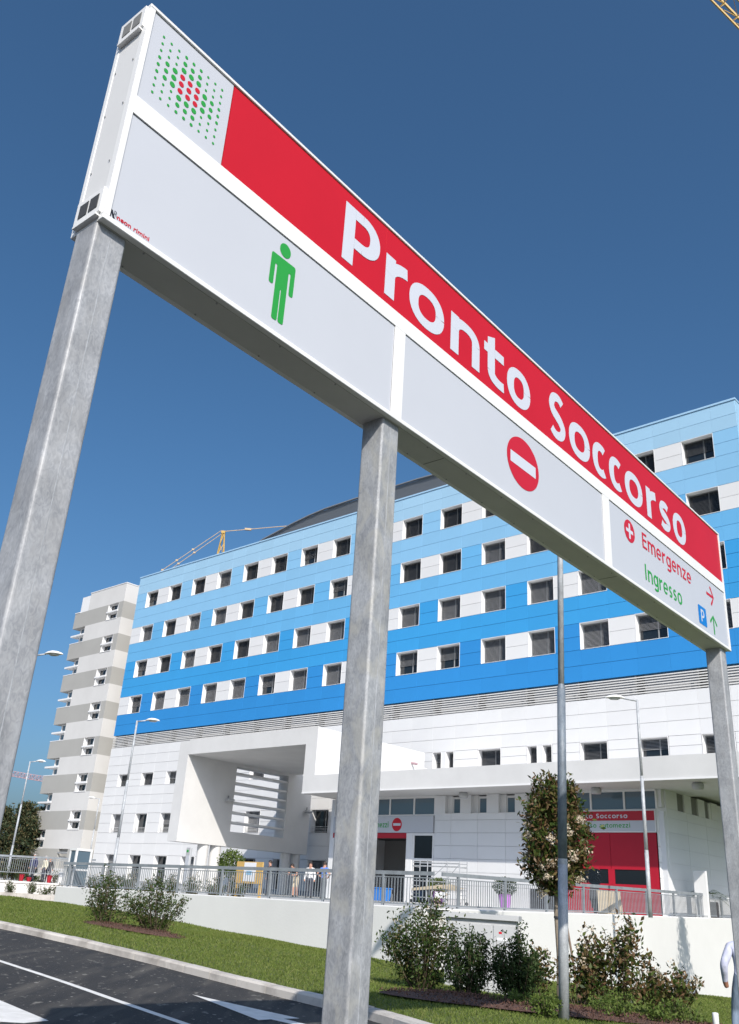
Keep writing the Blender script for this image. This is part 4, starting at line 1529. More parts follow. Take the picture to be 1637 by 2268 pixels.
for k in range(5):
    z0 = 50 + k * 2.2
    q = 1.1 - .19 * k
    q2 = 1.1 - .19 * (k + 1)
    for (ax, ay), (bx, by) in (((-1, -1), (1, -1)), ((1, -1), (1, 1)), ((1, 1), (-1, 1)), ((-1, 1), (-1, -1))):
        mb.bar((-26.3 + ax * q, 150 + ay * q, z0), (-26.3 + bx * q2, 150 + by * q2, z0 + 2.2), .085)
mb.box(-26.7, -26.0, 149.7, 150.3, 61.0, 61.45)
mb.build('mast', M['crane_y'], cy)
mb = MB()
lattice(mb, (-26.3, 150, 47.5), (20, 158, 47.5), 1.3, 30, .07, square=False)
mb.build('jib', M['crane_y'], cy)
mb = MB()
lattice(mb, (-26.3, 150, 44.5), (-43, 147, 44.5), 1.2, 10, .07)
mb.box(-43.5, -41, 145.8, 148.2, 42.6, 44.6)
mb.build('counter_jib', M['crane_y'], cy)
mb = MB()
mb.tube((-26.3, 150, 61.4), (-13.8, 151.5, 64.1), .07, .07, 6)
mb.tube((-13.8, 151.5, 64.1), (-2, 153, 66.6), .07, .07, 6)
for e in (-.7, .7):
    mb.tube((-26.6, 150 + e, 61.3), (-43, 147 + e * 1.5, 45.1), .055, .055, 6)
    for q in (.27, .42, .55):
        p = Vector((-26.6, 150 + e, 61.3)).lerp(Vector((-43, 147 + e * 1.5, 45.1)), q)
        mb.box(p.x - .2, p.x + .2, p.y - .12, p.y + .12, p.z - .14, p.z + .14)
mb.box(-22.6, -21.4, 150.3, 150.7, 62.15, 62.5)
mb.build('stay_cable', M['crane_p'], cy)
# crane jib crossing the upper right corner
a, b = Vector((29.2, 60, 89.0)), Vector((36.6, 61.5, 76.6))
c2 = thing('tower_crane', 'yellow lattice crane jib cutting across the top right corner', 'crane', (46, 63.4, 0))
ORG[c2.name] = (46, 63.4, 0)
p0, p1 = at_dist(1560, -16, 62), at_dist(1700, 128, 62)
dd = (p1 - p0)
p0, p1 = p0 - dd * .4, p1 + dd * 2.0
off = Vector((1.05, .6, .8))
mb = MB()
d = dd.normalized()
s = d.cross(Vector((0, 1, 0))).normalized()
if s.x < 0: s = -s
e1 = s * 2.1 + Vector((0, 1.0, 0))
e2 = s * 1.2 + Vector((0, -1.1, 0)) * 1.0
mb.bar(p0, p1, .16)
mb.bar(p0 + e1, p1 + e1, .2)
mb.bar(p0 + e2, p1 + e2, .14)
nb = 16
for i in range(nb):
    q, q2 = p0.lerp(p1, i / nb), p0.lerp(p1, (i + .5) / nb)
    q3 = p0.lerp(p1, (i + 1) / nb)
    mb.bar(q, q2 + e1, .075)
    mb.bar(q2 + e1, q3, .075)
    mb.bar(q, q + e2, .06)
    mb.bar(q + e2, q2 + e1, .06)
mb.build('jib', M['crane_y'], c2)
mb = MB()
lattice(mb, (p1.x, p1.y, 0), (p1.x, p1.y, p1.z), 1.8, 30, .1)
mb.build('mast', M['crane_y'], c2)
# distant pink-red crane jib on the left
c3 = thing('tower_crane', 'distant faded red crane jib low in the sky at far left', 'crane', (-120, 250, 0))
ORG[c3.name] = (-120, 250, 0)
mb = MB()
q0, q1 = at_dist(18, 1713, 250), at_dist(200, 1744, 250)
lattice(mb, q0, q1, 1.3, 26, .07, square=False)
mb.build('jib', M['crane_r'], c3)
mb = MB()
lattice(mb, (q1.x, q1.y, 0), (q1.x, q1.y, q1.z + 4), 1.6, 20, .12)
mb.build('mast', M['crane_r'], c3)

# ================================================================== VEGETATION
def leaves(P, size, seed, up=.3, aspect=.45, droop=0.):
    """one folded four-point leaf at each point"""
    g = np.random.default_rng(seed)
    n = len(P)
    d = g.normal(size=(n, 3))
    d[:, 2] += up
    d /= np.linalg.norm(d, axis=1)[:, None]
    s = np.cross(d, g.normal(size=(n, 3)))
    s /= np.linalg.norm(s, axis=1)[:, None]
    nn = np.cross(d, s)
    L = size * g.uniform(.65, 1.25, n)[:, None]
    w = L * aspect
    v0 = P
    v1 = P + d * L * .5 + s * w * .5 + nn * w * .15
    v2 = P + d * L
    v3 = P + d * L * .5 - s * w * .5 + nn * w * .15
    V = np.stack([v0, v1, v2, v3], 1).reshape(-1, 3)
    F = np.arange(n * 4).reshape(-1, 4)
    return V, F
def shrub(name, label, cat, loc, H, Wd, nst, nl, size, mk, seed, group, lean=0., blossom=0, stem_r=.014, qb=(1.9, 1.15), tuft=.10):
    g = np.random.default_rng(seed)
    t = thing(name, label, cat, loc, 0, group)
    P = []
    st = MB()
    for i in range(nst):
        a = g.uniform(0, 2 * math.pi)
        rr = Wd / 2 * math.sqrt(g.uniform(.02, 1))
        h = H * (g.uniform(.55, 1.0) if i else 1.0) * (1 - .42 * (rr / (Wd / 2)) ** 2)
        b = np.array([math.cos(a) * rr * .22, math.sin(a) * rr * .22, -.05])
        e = np.array([math.cos(a) * rr + lean * h, math.sin(a) * rr, h])
        mid = (b + e) / 2 + np.array([math.cos(a), math.sin(a), .0]) * rr * .16
        pts = [b * (1 - q) ** 2 + 2 * mid * q * (1 - q) + e * q * q for q in np.linspace(0, 1, 5)]
        for q in range(4):
            st.tube(pts[q], pts[q + 1], stem_r * (1 - q * .2), stem_r * (.8 - q * .2), 5, cap=False)
        m = int(nl / nst)
        q = g.beta(*qb, m)
        base = (b[None] * ((1 - q) ** 2)[:, None] + 2 * mid[None] * (q * (1 - q))[:, None] + e[None] * (q * q)[:, None])
        # side twigs: leaves gather in small tufts
        nt_ = max(3, m // 9)
        tw = g.normal(size=(nt_, 3)) * (Wd * tuft, Wd * tuft, H * .05)
        base = base[np.argsort(q)]
        idx = np.minimum((np.arange(m) * nt_ // m), nt_ - 1)
        P.append(base + tw[idx] * g.uniform(.3, 1.1, (m, 1)) + g.normal(size=(m, 3)) * size * .5)
    P = np.concatenate(P)
    P[:, 2] = np.abs(P[:, 2])
    V, F = leaves(P, size, seed)
    st.build('stem', M['stem'], t, org=(0, 0, 0))
    obj('foliage', np_mesh('foliage', V, F, M[mk]), t)
    if blossom:
        sel = P[np.argsort(-(P[:, 2] + g.normal(size=len(P)) * H * .25))[:blossom]]
        B = (sel[:, None] + g.normal(size=(len(sel), 14, 3)) * size * .45).reshape(-1, 3)
        V, F = leaves(B, size * .35, seed + 1, aspect=.9)
        tag(obj('blossom', np_mesh('blossom', V, F, M['blossom']), t), kind='stuff')
    return t
SG = 'shrubs planted in the bark mulch on the lawn'
def on_lawn(x, y): return (x, y, hz(x, y) + KH + .02)
shrub('shrub', 'upright leafy shrub, left one of the pair before the front railing', 'shrub', on_lawn(-7.35, 30.6), 1.95, 1.55, 28, 3000, .085, 'leaf', 1, SG)
shrub('shrub', 'bushy shrub, right one of the pair before the front railing', 'shrub', on_lawn(-5.65, 29.6), 1.85, 1.7, 32, 3600, .085, 'leaf', 2, SG)
shrub('shrub', 'broad green shrub right of the middle sign post, its top touching the railing', 'shrub', on_lawn(1.85, 22.3), 2.15, 1.85, 40, 6000, .085, 'leaf', 5, SG, blossom=20)
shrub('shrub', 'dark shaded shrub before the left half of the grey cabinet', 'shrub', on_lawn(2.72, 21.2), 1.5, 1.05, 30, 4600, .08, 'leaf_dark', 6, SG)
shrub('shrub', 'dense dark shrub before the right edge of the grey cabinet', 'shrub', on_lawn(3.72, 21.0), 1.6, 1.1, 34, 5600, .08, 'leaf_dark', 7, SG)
shrub('shrub', 'small thin flowering shrub just left of the lollipop tree trunk', 'shrub', on_lawn(5.4, 26.8), 1.25, .9, 11, 620, .15, 'leaf_red', 8, SG, blossom=12, qb=(2.6, 1.0), tuft=.08)
shrub('shrub', 'loose reddish shrub directly behind the thick lamp pole', 'shrub', on_lawn(6.05, 25.3), 1.55, 1.15, 13, 1000, .15, 'leaf_red', 9, SG, blossom=18, qb=(2.4, 1.0), tuft=.075)
shrub('shrub', 'tallest reddish shrub right of the thick lamp pole with cream flowers', 'shrub', on_lawn(7.0, 25.2), 2.45, 1.7, 20, 2100, .155, 'leaf_red', 10, SG, blossom=26, qb=(2.2, 1.0), tuft=.075)
shrub('shrub', 'broad low flowering shrub at the right end of the mulch bed', 'shrub', on_lawn(8.4, 25.8), 1.6, 1.7, 17, 1500, .15, 'leaf_red', 12, SG, blossom=22, qb=(2.4, 1.0), tuft=.075)
LGp = 'low ground cover plants along the mulch bed'
for i, (lab, x, y, h, w) in enumerate((('low green plant at the left end of the right mulch bed', 3.3, 18.9, .42, .85), ('low upright plant left of the thick lamp pole base', 3.5, 16.9, .62, .6),
                          ('low green plant just right of the thick lamp pole', 5.0, 18.3, .78, 1.0), ('low wispy plant under the tallest reddish shrub', 5.75, 18.2, .62, .7), ('low spreading plant at the right front of the mulch bed', 6.5, 18.9, .72, .9),
                          ('low plant behind the thick lamp pole at the back of the mulch', 5.6, 20.6, .6, 1.1))):
    shrub('ground_cover_plant', lab, 'plant', on_lawn(x, y), h * .8, w * .85, 16, 750, .07, 'leaf_young', 20 + i, LGp, stem_r=.006)

# mulch beds
def mulch(label, cx, cy, rx, ry, rot, seed):
    g = random.Random(seed)
    mb = MB()
    n = 40
    ring = []
    for i in range(n):
        a = 2 * math.pi * i / n
        q = 1 + .08 * math.sin(3 * a + seed) + g.uniform(-.03, .03)
        x, y = rx * q * math.cos(a), ry * q * math.sin(a)
        X, Y = cx + x * math.cos(rot) - y * math.sin(rot), cy + x * math.sin(rot) + y * math.cos(rot)
        ring.append((X, Y, lawn_z(X, Y) + .012))
    inner = [((p[0] - cx) * .85 + cx, (p[1] - cy) * .85 + cy, 0) for p in ring]
    inner = [(x, y, lawn_z(x, y) + .06) for x, y, z in inner]
    c = (cx, cy, lawn_z(cx, cy) + .10)
    mb.add(ring + inner + [c], [(i, (i + 1) % n, n + (i + 1) % n, n + i) for i in range(n)] + [(n + i, n + (i + 1) % n, 2 * n) for i in range(n)])
    o = mb.build('mulch_bed', M['mulch'])
    tag(o, label, kind='structure')
    # bark chips
    gg = np.random.default_rng(seed)
    m = int(900 * rx * ry)
    a = gg.uniform(0, 2 * math.pi, m)
    q = np.sqrt(gg.uniform(0, 1, m)) * 1.04
    x, y = rx * q * np.cos(a), ry * q * np.sin(a)
    X, Y = cx + x * math.cos(rot) - y * math.sin(rot), cy + x * math.sin(rot) + y * math.cos(rot)
    Z = np.array([lawn_z(p, r_) for p, r_ in zip(X, Y)]) + .02 + .08 * np.clip(1.05 - q, 0, .3) / .3
    V, F = leaves(np.stack([X, Y, Z], 1), .05, seed, up=.2, aspect=.5)
    tag(obj('bark_chips', np_mesh('bark_chips', V, F, M['mulch'])), 'loose red brown bark chips ' + label.split(' ', 3)[-1], kind='stuff')
mulch('red brown bark mulch under the pair of left shrubs', -6.3, 29.7, 2.0, .75, R(-35), 3)
mulch('long bed of bark mulch under the right hand shrubs', 4.8, 19.6, 3.9, 2.1, R(10), 4)

# lollipop tree with cream blossom
g = np.random.default_rng(77)
TX, TY = 6.22, 28.2
lt = thing('lollipop_tree', 'small clipped tree on a bare trunk with reddish leaves and cream blossom', 'tree', on_lawn(TX, TY))
mb = MB()
tp = [(0, 0, -.1), (.02, .0, 1.0), (-.04, .02, 2.2), (0.03, 0, 3.3), (.0, 0, 5.6)]
for i in range(4):
    mb.tube(tp[i], tp[i + 1], .085 - .012 * i, .073 - .012 * i, 10, cap=False)
for i in range(16):
    a = g.uniform(0, 2 * math.pi)
    z0 = g.uniform(2.6, 5)
    mb.tube((0, 0, z0), (math.cos(a) * .8, math.sin(a) * .8, z0 + g.uniform(.5, 1.1)), .025, .008, 5, cap=False)
mb.build('trunk', M['bark'], lt, org=(0, 0, 0), smooth=True)
MB().tube((.55, -.1, -.1), (.12, -.05, 2.7), .035, .03, 8).build('support_stake', M['stake'], lt, org=(0, 0, 0))
cl = []
while len(cl) < 150:
    p = g.uniform(-1, 1, 3)
    rr = math.sqrt(p[0] ** 2 + p[1] ** 2 + p[2] ** 2)
    if .45 < rr < 1.0:
        zz = p[2]
        wx = .93 if zz < .1 else .93 - .22 * zz
        cl.append((p[0] * wx, p[1] * wx, 4.2 + zz * 1.68, g.uniform(.13, .27)))
P = []
for x, y, z, r_ in cl:
    m = int(78 * (r_ / .2) ** 1.2)
    P.append(np.array([x, y, z]) + g.normal(size=(m, 3)) * r_ * .62)
for i in range(26):   # upright young shoots breaking the outline
    a = g.uniform(0, 2 * math.pi)
    q = g.uniform(.2, .85)
    b = np.array([math.cos(a) * q * .8, math.sin(a) * q * .8, 5.2 + (1 - q) * .6])
    L = g.uniform(.3, .65)
    P.append(b + np.array([math.cos(a) * .12, math.sin(a) * .12, 1]) * g.uniform(0, L, (16, 1)) + g.normal(size=(16, 3)) * .035)
P = np.concatenate(P)
V, F = leaves(P, .175, 5, up=.35, aspect=.40)
obj('crown', np_mesh('crown', V, F, M['leaf_red']), lt)
bl = []
for i in range(34):
    a, b = g.uniform(0, 2 * math.pi), g.uniform(-.85, .55)
    q = math.sqrt(max(0, 1 - b * b)) * .9
    bl.append((math.cos(a) * q, math.sin(a) * q, 4.0 + b * 1.6))
B = np.concatenate([np.array(c) + g.normal(size=(70, 3)) * (.075, .075, .055) for c in bl])
V, F = leaves(B, .06, 6, aspect=.9)
tag(obj('blossom', np_mesh('blossom', V, F, M['blossom']), lt), kind='stuff')
MB().tube((-.02, .0, 2.0), (-.02, .0, 2.06), .09, .09, 10).build('trunk_tie', M['black'], lt, org=(0, 0, 0))

# distant conifers at far left
for i, (lab, px, y, H, Wd) in enumerate((('broad conifer rising highest at the far left edge behind the railing', 36, 112, 8.6, 7.5), ('brownish conifer between the far left lamp and the tower', 66, 114, 7.9, 6.),
                            ('dark conifer partly hidden by the grey tower', 97, 116, 9.2, 6.), ('low dark conifer at the very left edge', -12, 108, 7.4, 7.), ('conifer standing behind the foot of the grey tower', 130, 122, 8.4, 6.5))):
    p = at_dist(px, 1905, y)
    t = thing('conifer', lab, 'tree', (p.x, p.y, 1.2), 0, 'dark conifers at the far left')
    gg = np.random.default_rng(40 + i)
    MB().tube((0, 0, -.3), (0, 0, H * .95), .22, .04, 8).build('trunk', M['bark'], t, org=(0, 0, 0))
    P = []
    for k in range(190):
        z = H * gg.uniform(.06, 1.0) ** .85
        prof = (1 - (z / H) ** 1.7) ** .8 * (.75 + .25 * math.sin(z * 2.2 + i))
        a = gg.uniform(0, 2 * math.pi)
        rr = Wd / 2 * prof * math.sqrt(gg.uniform(.25, 1))
        c = np.array([math.cos(a) * rr, math.sin(a) * rr, z - rr * .1])
        P.append(c + gg.normal(size=(34, 3)) * (.42, .42, .2))
    V, F = leaves(np.concatenate(P), .42, 50 + i, up=-.1, aspect=.35)
    obj('crown', np_mesh('crown', V, F, M['leaf_conifer']), t)

ORD = ('first', 'second', 'third', 'fourth', 'fifth', 'sixth', 'seventh', 'eighth', 'ninth', 'tenth', 'eleventh', 'twelfth', 'thirteenth', 'fourteenth', 'fifteenth')
# hedge plants behind the front railing, and along the low wall at far left
for i in range(15):
    u = 48.6 + i * .78
    p = W(u, -30.4 + (.25 if i % 2 else -.1))
    shrub('hedge_plant', ORD[i] + ' from the left in the row of pale flowered hedge plants behind the front railing', 'plant', (p.x, p.y, zp(p.x, p.y) - .05), .85 + .22 * math.sin(i * 2.1), .75, 10, 420, .085, 'leaf', 200 + i, 'hedge plants behind the front railing', blossom=14)
for i, px in enumerate((35, 112, 160, 215)):
    p = at_dist(px * 1.0 * .62 + 0, 1965, 58.6)
    shrub('bed_plant', ('leftmost', 'second', 'third', 'rightmost')[i] + ' of the small green plants in the mulch strip before the low cream wall', 'plant', (p.x, p.y, .64), .95 if i % 2 else .75, .95, 12, 600, .09, 'leaf', 240 + i, 'small plants before the low cream wall')
for i in range(9):
    p = Vector((-24 + i * 1.15, 64.6 + .4 * math.sin(i * 3), 1.35))
    shrub('hedge_plant', ORD[i] + ' from the left of the leafy plants behind the distant railing at far left', 'plant', tuple(p), .8 + .25 * math.sin(i * 1.7), .8, 8, 260, .1, 'leaf', 260 + i, 'plants behind the distant railing')
# clipped citrus bush by the gateway
p = W(57.6, -29.6)
sb = thing('round_bush', 'rounded green bush with orange tinted leaves standing behind the railing', 'plant', (p.x, p.y, zp(p.x, p.y)))
gg = np.random.default_rng(91)
MB().tube((0, 0, 0), (0, 0, 1.2), .05, .04, 8).build('trunk', M['bark'], sb, org=(0, 0, 0))
q = gg.normal(size=(2200, 3))
q = q / np.linalg.norm(q, axis=1)[:, None] * (gg.uniform(.1, 1, (2200, 1)) ** .4) * (.62, .62, .60) + (0, 0, 1.28)
V, F = leaves(q, .10, 92, aspect=.5)
obj('crown', np_mesh('crown', V, F, M['leaf_young']), sb)
# columnar tree just outside the frame on the right; its shadow falls on the retaining wall
ot = thing('columnar_tree', 'slim columnar tree on the lawn right of the picture edge', 'tree', on_lawn(16.95, 38.4))
gg = np.random.default_rng(93)
MB().tube((0, 0, -.1), (0, 0, 7.4), .08, .02, 8).build('trunk', M['bark'], ot, org=(0, 0, 0))
P = []
for k in range(170):
    z = gg.uniform(3.6, 8.0)
    rr = .95 * max(.05, 1 - ((z - 3.6) / 4.5)) ** .7 * math.sqrt(gg.uniform(.1, 1))
    a = gg.uniform(0, 2 * math.pi)
    P.append(np.array([math.cos(a) * rr, math.sin(a) * rr, z]) + gg.normal(size=(18, 3)) * .12)
V, F = leaves(np.concatenate(P), .15, 94, aspect=.45)
obj('crown', np_mesh('crown', V, F, M['leaf_red']), ot)

# grass blades over the near lawn
g = np.random.default_rng(8)
nq = len(LF)
cen = LV[LF].mean(1)
A_, B_, C_, D_ = (LV[LF[:, i]] for i in range(4))
area = .5 * (np.linalg.norm(np.cross(B_ - A_, C_ - A_), axis=1) + np.linalg.norm(np.cross(C_ - A_, D_ - A_), axis=1))
dist = np.linalg.norm(cen[:, :2], axis=1)
vis = (cen[:, 1] > 9) & (np.abs(cen[:, 0] / np.maximum(cen[:, 1], 1)) < .50) & (dist < 62)
wgt = area * vis / np.maximum(dist, 12) ** 1.1
NB = 300000
pick = g.choice(nq, NB, p=wgt / wgt.sum())
a, b = g.uniform(0, 1, (NB, 1)), g.uniform(0, 1, (NB, 1))
P = (A_[pick] * (1 - a) + B_[pick] * a) * (1 - b) + (D_[pick] * (1 - a) + C_[pick] * a) * b
dd_ = np.linalg.norm(P[:, :2], axis=1, keepdims=True)
h = g.uniform(.018, .042, (NB, 1)) * (1 + dd_ / 60)
w = .005 * dd_ / 14 + .002
ang = g.uniform(0, 2 * math.pi, (NB, 1))
s = np.concatenate([np.cos(ang), np.sin(ang), np.zeros_like(ang)], 1)
tip = np.concatenate([g.normal(size=(NB, 2)) * .025, np.ones((NB, 1))], 1)
tip[:, 2:] *= h
V = np.stack([P - s * w, P + s * w, P + tip], 1).reshape(-1, 3)
F = np.arange(NB * 3).reshape(-1, 3)
tag(obj('grass', np_mesh('grass', V, F, M['blade'])), 'short mown grass blades covering the lawn', kind='stuff')

# ================================================================== LAWN FURNITURE
# grey service cabinet against the retaining wall
pc = W(69.2, -32.7)
cabn = thing('service_cabinet', 'grey metal service cabinet with double doors before the white wall', 'cabinet', (3.55, 25.2, hz(3.55, 25.2) + .1), R(-18))
ORG[cabn.name] = (0, 0, 0)
MB().box(-.92, .92, 0, .42, 0, 1.72).build('body', M['cabinet'], cabn)
for x0 in (-.9, -.28, .34):
    MB().bbox(x0, x0 + .56, -.025, .0, .12, 1.6, .006).build('door', M['cabinet'], cabn)
MB().box(-1.0, 1.0, -.1, .5, 1.72, 1.84).build('roof', M['cabinet'], cabn)
MB().box(.48, .56, -.03, -.024, 1.40, 1.45).build('warning_label', M['print_red'], cabn)
MB().box(.44, .70, -.029, -.024, 1.25, 1.31).build('number_label', M['paper'], cabn)
MB().box(.86, .9, -.03, -.026, .55, .75).build('handle', M['black'], cabn)
bo = MB().lathe([(.055, -.1), (.055, .30), (.05, .32), (.01, .325)], (0, 0, 0), 14).build('bollard', M['coping_w'], smooth=True)
bo.location = on_lawn(6.75, 17.95)
tag(bo, 'short white plastic marker post in the grass near the right sign post', 'bollard')

# ================================================================== PLAZA FURNITURE
def on_plaza(u, n):
    p = W(u, n)
    return (p.x, p.y, zp(p.x, p.y))
nb = thing('notice_board', 'yellow wooden notice board with white papers behind the railing', 'notice board', on_plaza(59.5, -30.2), PH)
ORG[nb.name] = (0, 0, 0)
MB().box(-.78, .82, -.03, .03, .52, 1.36).build('board', M['wood_yellow'], nb)
for x in (-.72, .72):
    MB().box(x - .05, x + .05, .0, .08, 0, 1.3).build('leg', M['wood_yellow'], nb)
MB().box(-.30, .44, -.036, -.031, .60, 1.33).build('paper', M['paper'], nb)
MB().box(-.12, .2, -.040, -.037, .85, 1.0).build('print', M['blue1'], nb)
it = thing('info_totem', 'slim grey information totem before the white storeys', 'sign', on_plaza(54.3, -29.4), PH)
ORG[it.name] = (0, 0, 0)
MB().bbox(-.16, .16, -.06, .06, 0, 1.95, .02).build('body', M['cabinet'], it)
MB().box(-.10, .13, -.068, -.0605, .3, 1.6).build('face', M['sign_white'], it)
MB().box(-.10, .04, -.068, -.0605, 1.74, 1.84).build('emblem', M['print_green'], it)
wt_ = thing('white_totem', 'blank white totem panel before the right wall of the pavilion', 'sign', on_plaza(70.0, -9.9), PH)
ORG[wt_.name] = (0, 0, 0)
MB().bbox(-.05, .62, -.07, .07, 0, 2.15, .02).build('panel', M['coping_w'], wt_)
MB().box(-.02, .55, -.09, .09, 0, .12).build('foot', M['cabinet'], wt_)
def pot_plant(name, label, u, n, potm, leafm, h, r, seed, ph=.65):
    t = thing(name, label, 'potted plant', on_plaza(u, n))
    MB().lathe([(r * .62, 0), (r * .8, ph * .9), (r * .86, ph * .9), (r * .86, ph), (r * .7, ph), (r * .7, ph - .06)], (0, 0, 0), 20).build('pot', potm, t, org=(0, 0, 0), smooth=False)
    g = np.random.default_rng(seed)
    q = g.normal(size=(1500, 3))
    q = q / np.linalg.norm(q, axis=1)[:, None] * (g.uniform(.05, 1, (1500, 1)) ** .4) * (r * 1.5, r * 1.5, h / 2) + (0, 0, ph + h * .42)
    V, F = leaves(q, .1, seed, aspect=.5)
    obj('foliage', np_mesh('foliage', V, F, leafm), t)
    return t
pot_plant('potted_bush', 'round dark bush in a purple pot right of the scaffold', 60.9, -13.2, M['plastic_purple'], M['leaf_dark'], .9, .42, 301)
pot_plant('potted_bush', 'light green bush in a purple pot behind the scaffold', 56.0, -12.6, M['plastic_purple'], M['leaf_young'], .75, .45, 302)
# palm in a dark planter
pm_ = thing('potted_palm', 'small palm in a dark square planter at the end of the side railing', 'potted plant', on_plaza(69.95, -8.3))
MB().bbox(-.36, .36, -.36, .36, 0, .75, .02).build('planter', M['black'], pm_, org=(0, 0, 0))
MB().tube((0, 0, .7), (0, 0, 1.05), .07, .06, 8).build('trunk', M['bark'], pm_, org=(0, 0, 0))
fm = MB()
gr = random.Random(6)
for i in range(15):
    a = 2 * math.pi * i / 15 + gr.uniform(-.2, .2)
    L = gr.uniform(.8, 1.15)
    el = gr.uniform(.2, 1.1)
    pts = []
    for k in range(8):
        q = k / 7
        pts.append(Vector((math.cos(a) * L * q * math.cos(el * (1 - q * .6)), math.sin(a) * L * q * math.cos(el * (1 - q * .6)), 1.05 + L * (q * math.sin(el) - .75 * q * q))))
    for k in range(1, 8):
        d = (pts[k] - pts[k - 1]).normalized()
        sd = d.cross(Vector((0, 0, 1))).normalized()
        for sg in (-1, 1):
            for j in (0, .5):
                b0 = pts[k - 1].lerp(pts[k], j)
                tp_ = b0 + sd * sg * .24 * (1 - k / 11) + d * .16 + Vector((0, 0, -.08))
                fm.add([b0, b0 + d * .035, tp_], [(0, 1, 2)])
fm.build('fronds', M['palm'], pm_, org=(0, 0, 0))
# scaffold tower on castors with bundled sheets
sf = thing('scaffold', 'wheeled tubular scaffold loaded with sheets before the white panels', 'scaffold', on_plaza(56.7, -13.6), PH)
ORG[sf.name] = (0, 0, 0)
mb = MB()
for x in (-1.6, -.5, .9, 1.75):
    for y in (-.35, .35):
        if x in (-.5, .9) and y > 0: continue
        mb.tube((x, y, .15), (x, y, 2.25), .028, .028, 6)
for z in (.3, .75, 1.15, 1.95, 2.12):
    for y in (-.35, .35):
        mb.tube((-1.6, y, z), (1.75, y, z), .02, .02, 6)
for x in (-1.6, 1.75):
    for z in (.5, .9, 1.3, 1.6, 1.9):
        mb.tube((x, -.35, z), (x, .35, z), .02, .02, 6)
mb.tube((-.5, -.35, 1.1), (.9, -.35, 2.1), .018, .018, 6)
mb.tube((.9, -.35, 1.3), (1.75, -.35, 2.1), .018, .018, 6)
mb.build('frame', M['lamp_pole'], sf)
for x in (-1.6, 1.75):
    for y in (-.35, .35):
        MB().tube((x, y - .03, .09), (x, y + .03, .09), .09, .09, 12).build('castor', M['black'], sf)
mb = MB()
mb.add([(-1.5, -.45, .75), (.7, -.45, 1.0), (1.6, -.45, .82), (-1.5, .4, .78), (.7, .4, 1.05), (1.6, .4, .85), (-1.5, -.45, .62), (.7, -.45, .8), (1.6, -.45, .7)], [(0, 1, 4, 3), (1, 2, 5, 4), (6, 7, 1, 0), (7, 8, 2, 1)])
mb.build('tarpaulin', M['tan'], sf)
MB().box(.1, 1.5, -.4, .3, .3, .62).build('foam_block', M['coping_w'], sf)
# blue bin
bb = thing('wheeled_bin', 'bright blue plastic bin inside the dark doorway', 'bin', on_plaza(52.0, -13.0), PH)
ORG[bb.name] = (0, 0, 0)
MB().add([(-.4, -.35, 0), (.4, -.35, 0), (.4, .35, 0), (-.4, .35, 0), (-.5, -.42, .65), (.5, -.42, .65), (.5, .42, .65), (-.5, .42, .65)],
         [(3, 2, 1, 0), (4, 5, 6, 7), (0, 1, 5, 4), (1, 2, 6, 5), (2, 3, 7, 6), (3, 0, 4, 7)]).build('body', M['plastic_blue'], bb)
MB().bbox(-.54, .54, -.46, .46, .65, .72, .02).build('lid', M['plastic_blue'], bb)
for i in range(4):
    ct = thing('waiting_chair', ('leftmost', 'second', 'third', 'rightmost')[i] + ' dark chair in the row inside the dark doorway', 'chair', on_plaza(48.0 + i * .95, -10.6), PH, 'dark chairs inside the doorway')
    ORG[ct.name] = (0, 0, 0)
    MB().bbox(-.25, .25, -.25, .25, .42, .48, .015).build('seat', M['black'], ct)
    MB().bbox(-.25, .25, .2, .26, .5, .92, .015).build('backrest', M['black'], ct)
    for x in (-.2, .2):
        for y in (-.2, .2):
            MB().tube((x, y, 0), (x, y, .42), .02, .02, 6).build('leg', M['frame_grey'], ct)
# scooter with tall windscreen
sct = thing('motor_scooter', 'parked motor scooter with tall clear windscreen before the red door', 'scooter', on_plaza(68.45, -17.2), PH + R(200))
ORG[sct.name] = (0, 0, 0)
for y in (-.62, .62):
    w_ = MB()
    for k in range(18):
        a0, a1 = 2 * math.pi * k / 18, 2 * math.pi * (k + 1) / 18
        for (ra, xa), (rb, xb) in (((.28, -.06), (.28, .06)), ((.28, .06), (.18, .05)), ((.18, .05), (.18, -.05)), ((.18, -.05), (.28, -.06))):
            w_.add([(xa, y + ra * math.cos(a0), .28 + ra * math.sin(a0)), (xb, y + rb * math.cos(a0), .28 + rb * math.sin(a0)), (xb, y + rb * math.cos(a1), .28 + rb * math.sin(a1)), (xa, y + ra * math.cos(a1), .28 + ra * math.sin(a1))], [(0, 1, 2, 3)])
    w_.build('wheel', M['black'], sct)
bd = MB()
prof = [(-.9, .55), (-.75, .85), (-.1, .85), (.0, .5), (.35, .42), (.55, 1.0), (.66, 1.05), (.82, .6), (.62, .5), (.35, .22), (-.35, .25), (-.6, .55)]
bd.add([(-.2, y, z) for y, z in prof] + [(.2, y, z) for y, z in prof], [tuple(range(12)), tuple(range(23, 11, -1))] + [(i, 12 + i, 12 + (i + 1) % 12, (i + 1) % 12) for i in range(12)])
bd.build('body', M['shirt_black'], sct)
MB().bbox(-.19, .19, -.85, -.1, .85, .95, .03).build('saddle', M['black'], sct)
MB().tube((-.38, .5, 1.12), (.38, .5, 1.12), .025, .025, 8).build('handlebar', M['frame_grey'], sct)
M['clear'] = mat('clear_screen', (.85, .88, .9), .05, trans=1.0, spec=.1)
M['clear'].node_tree.nodes['Principled BSDF'].inputs['IOR'].default_value = 1.08
ws = MB()
vs = []
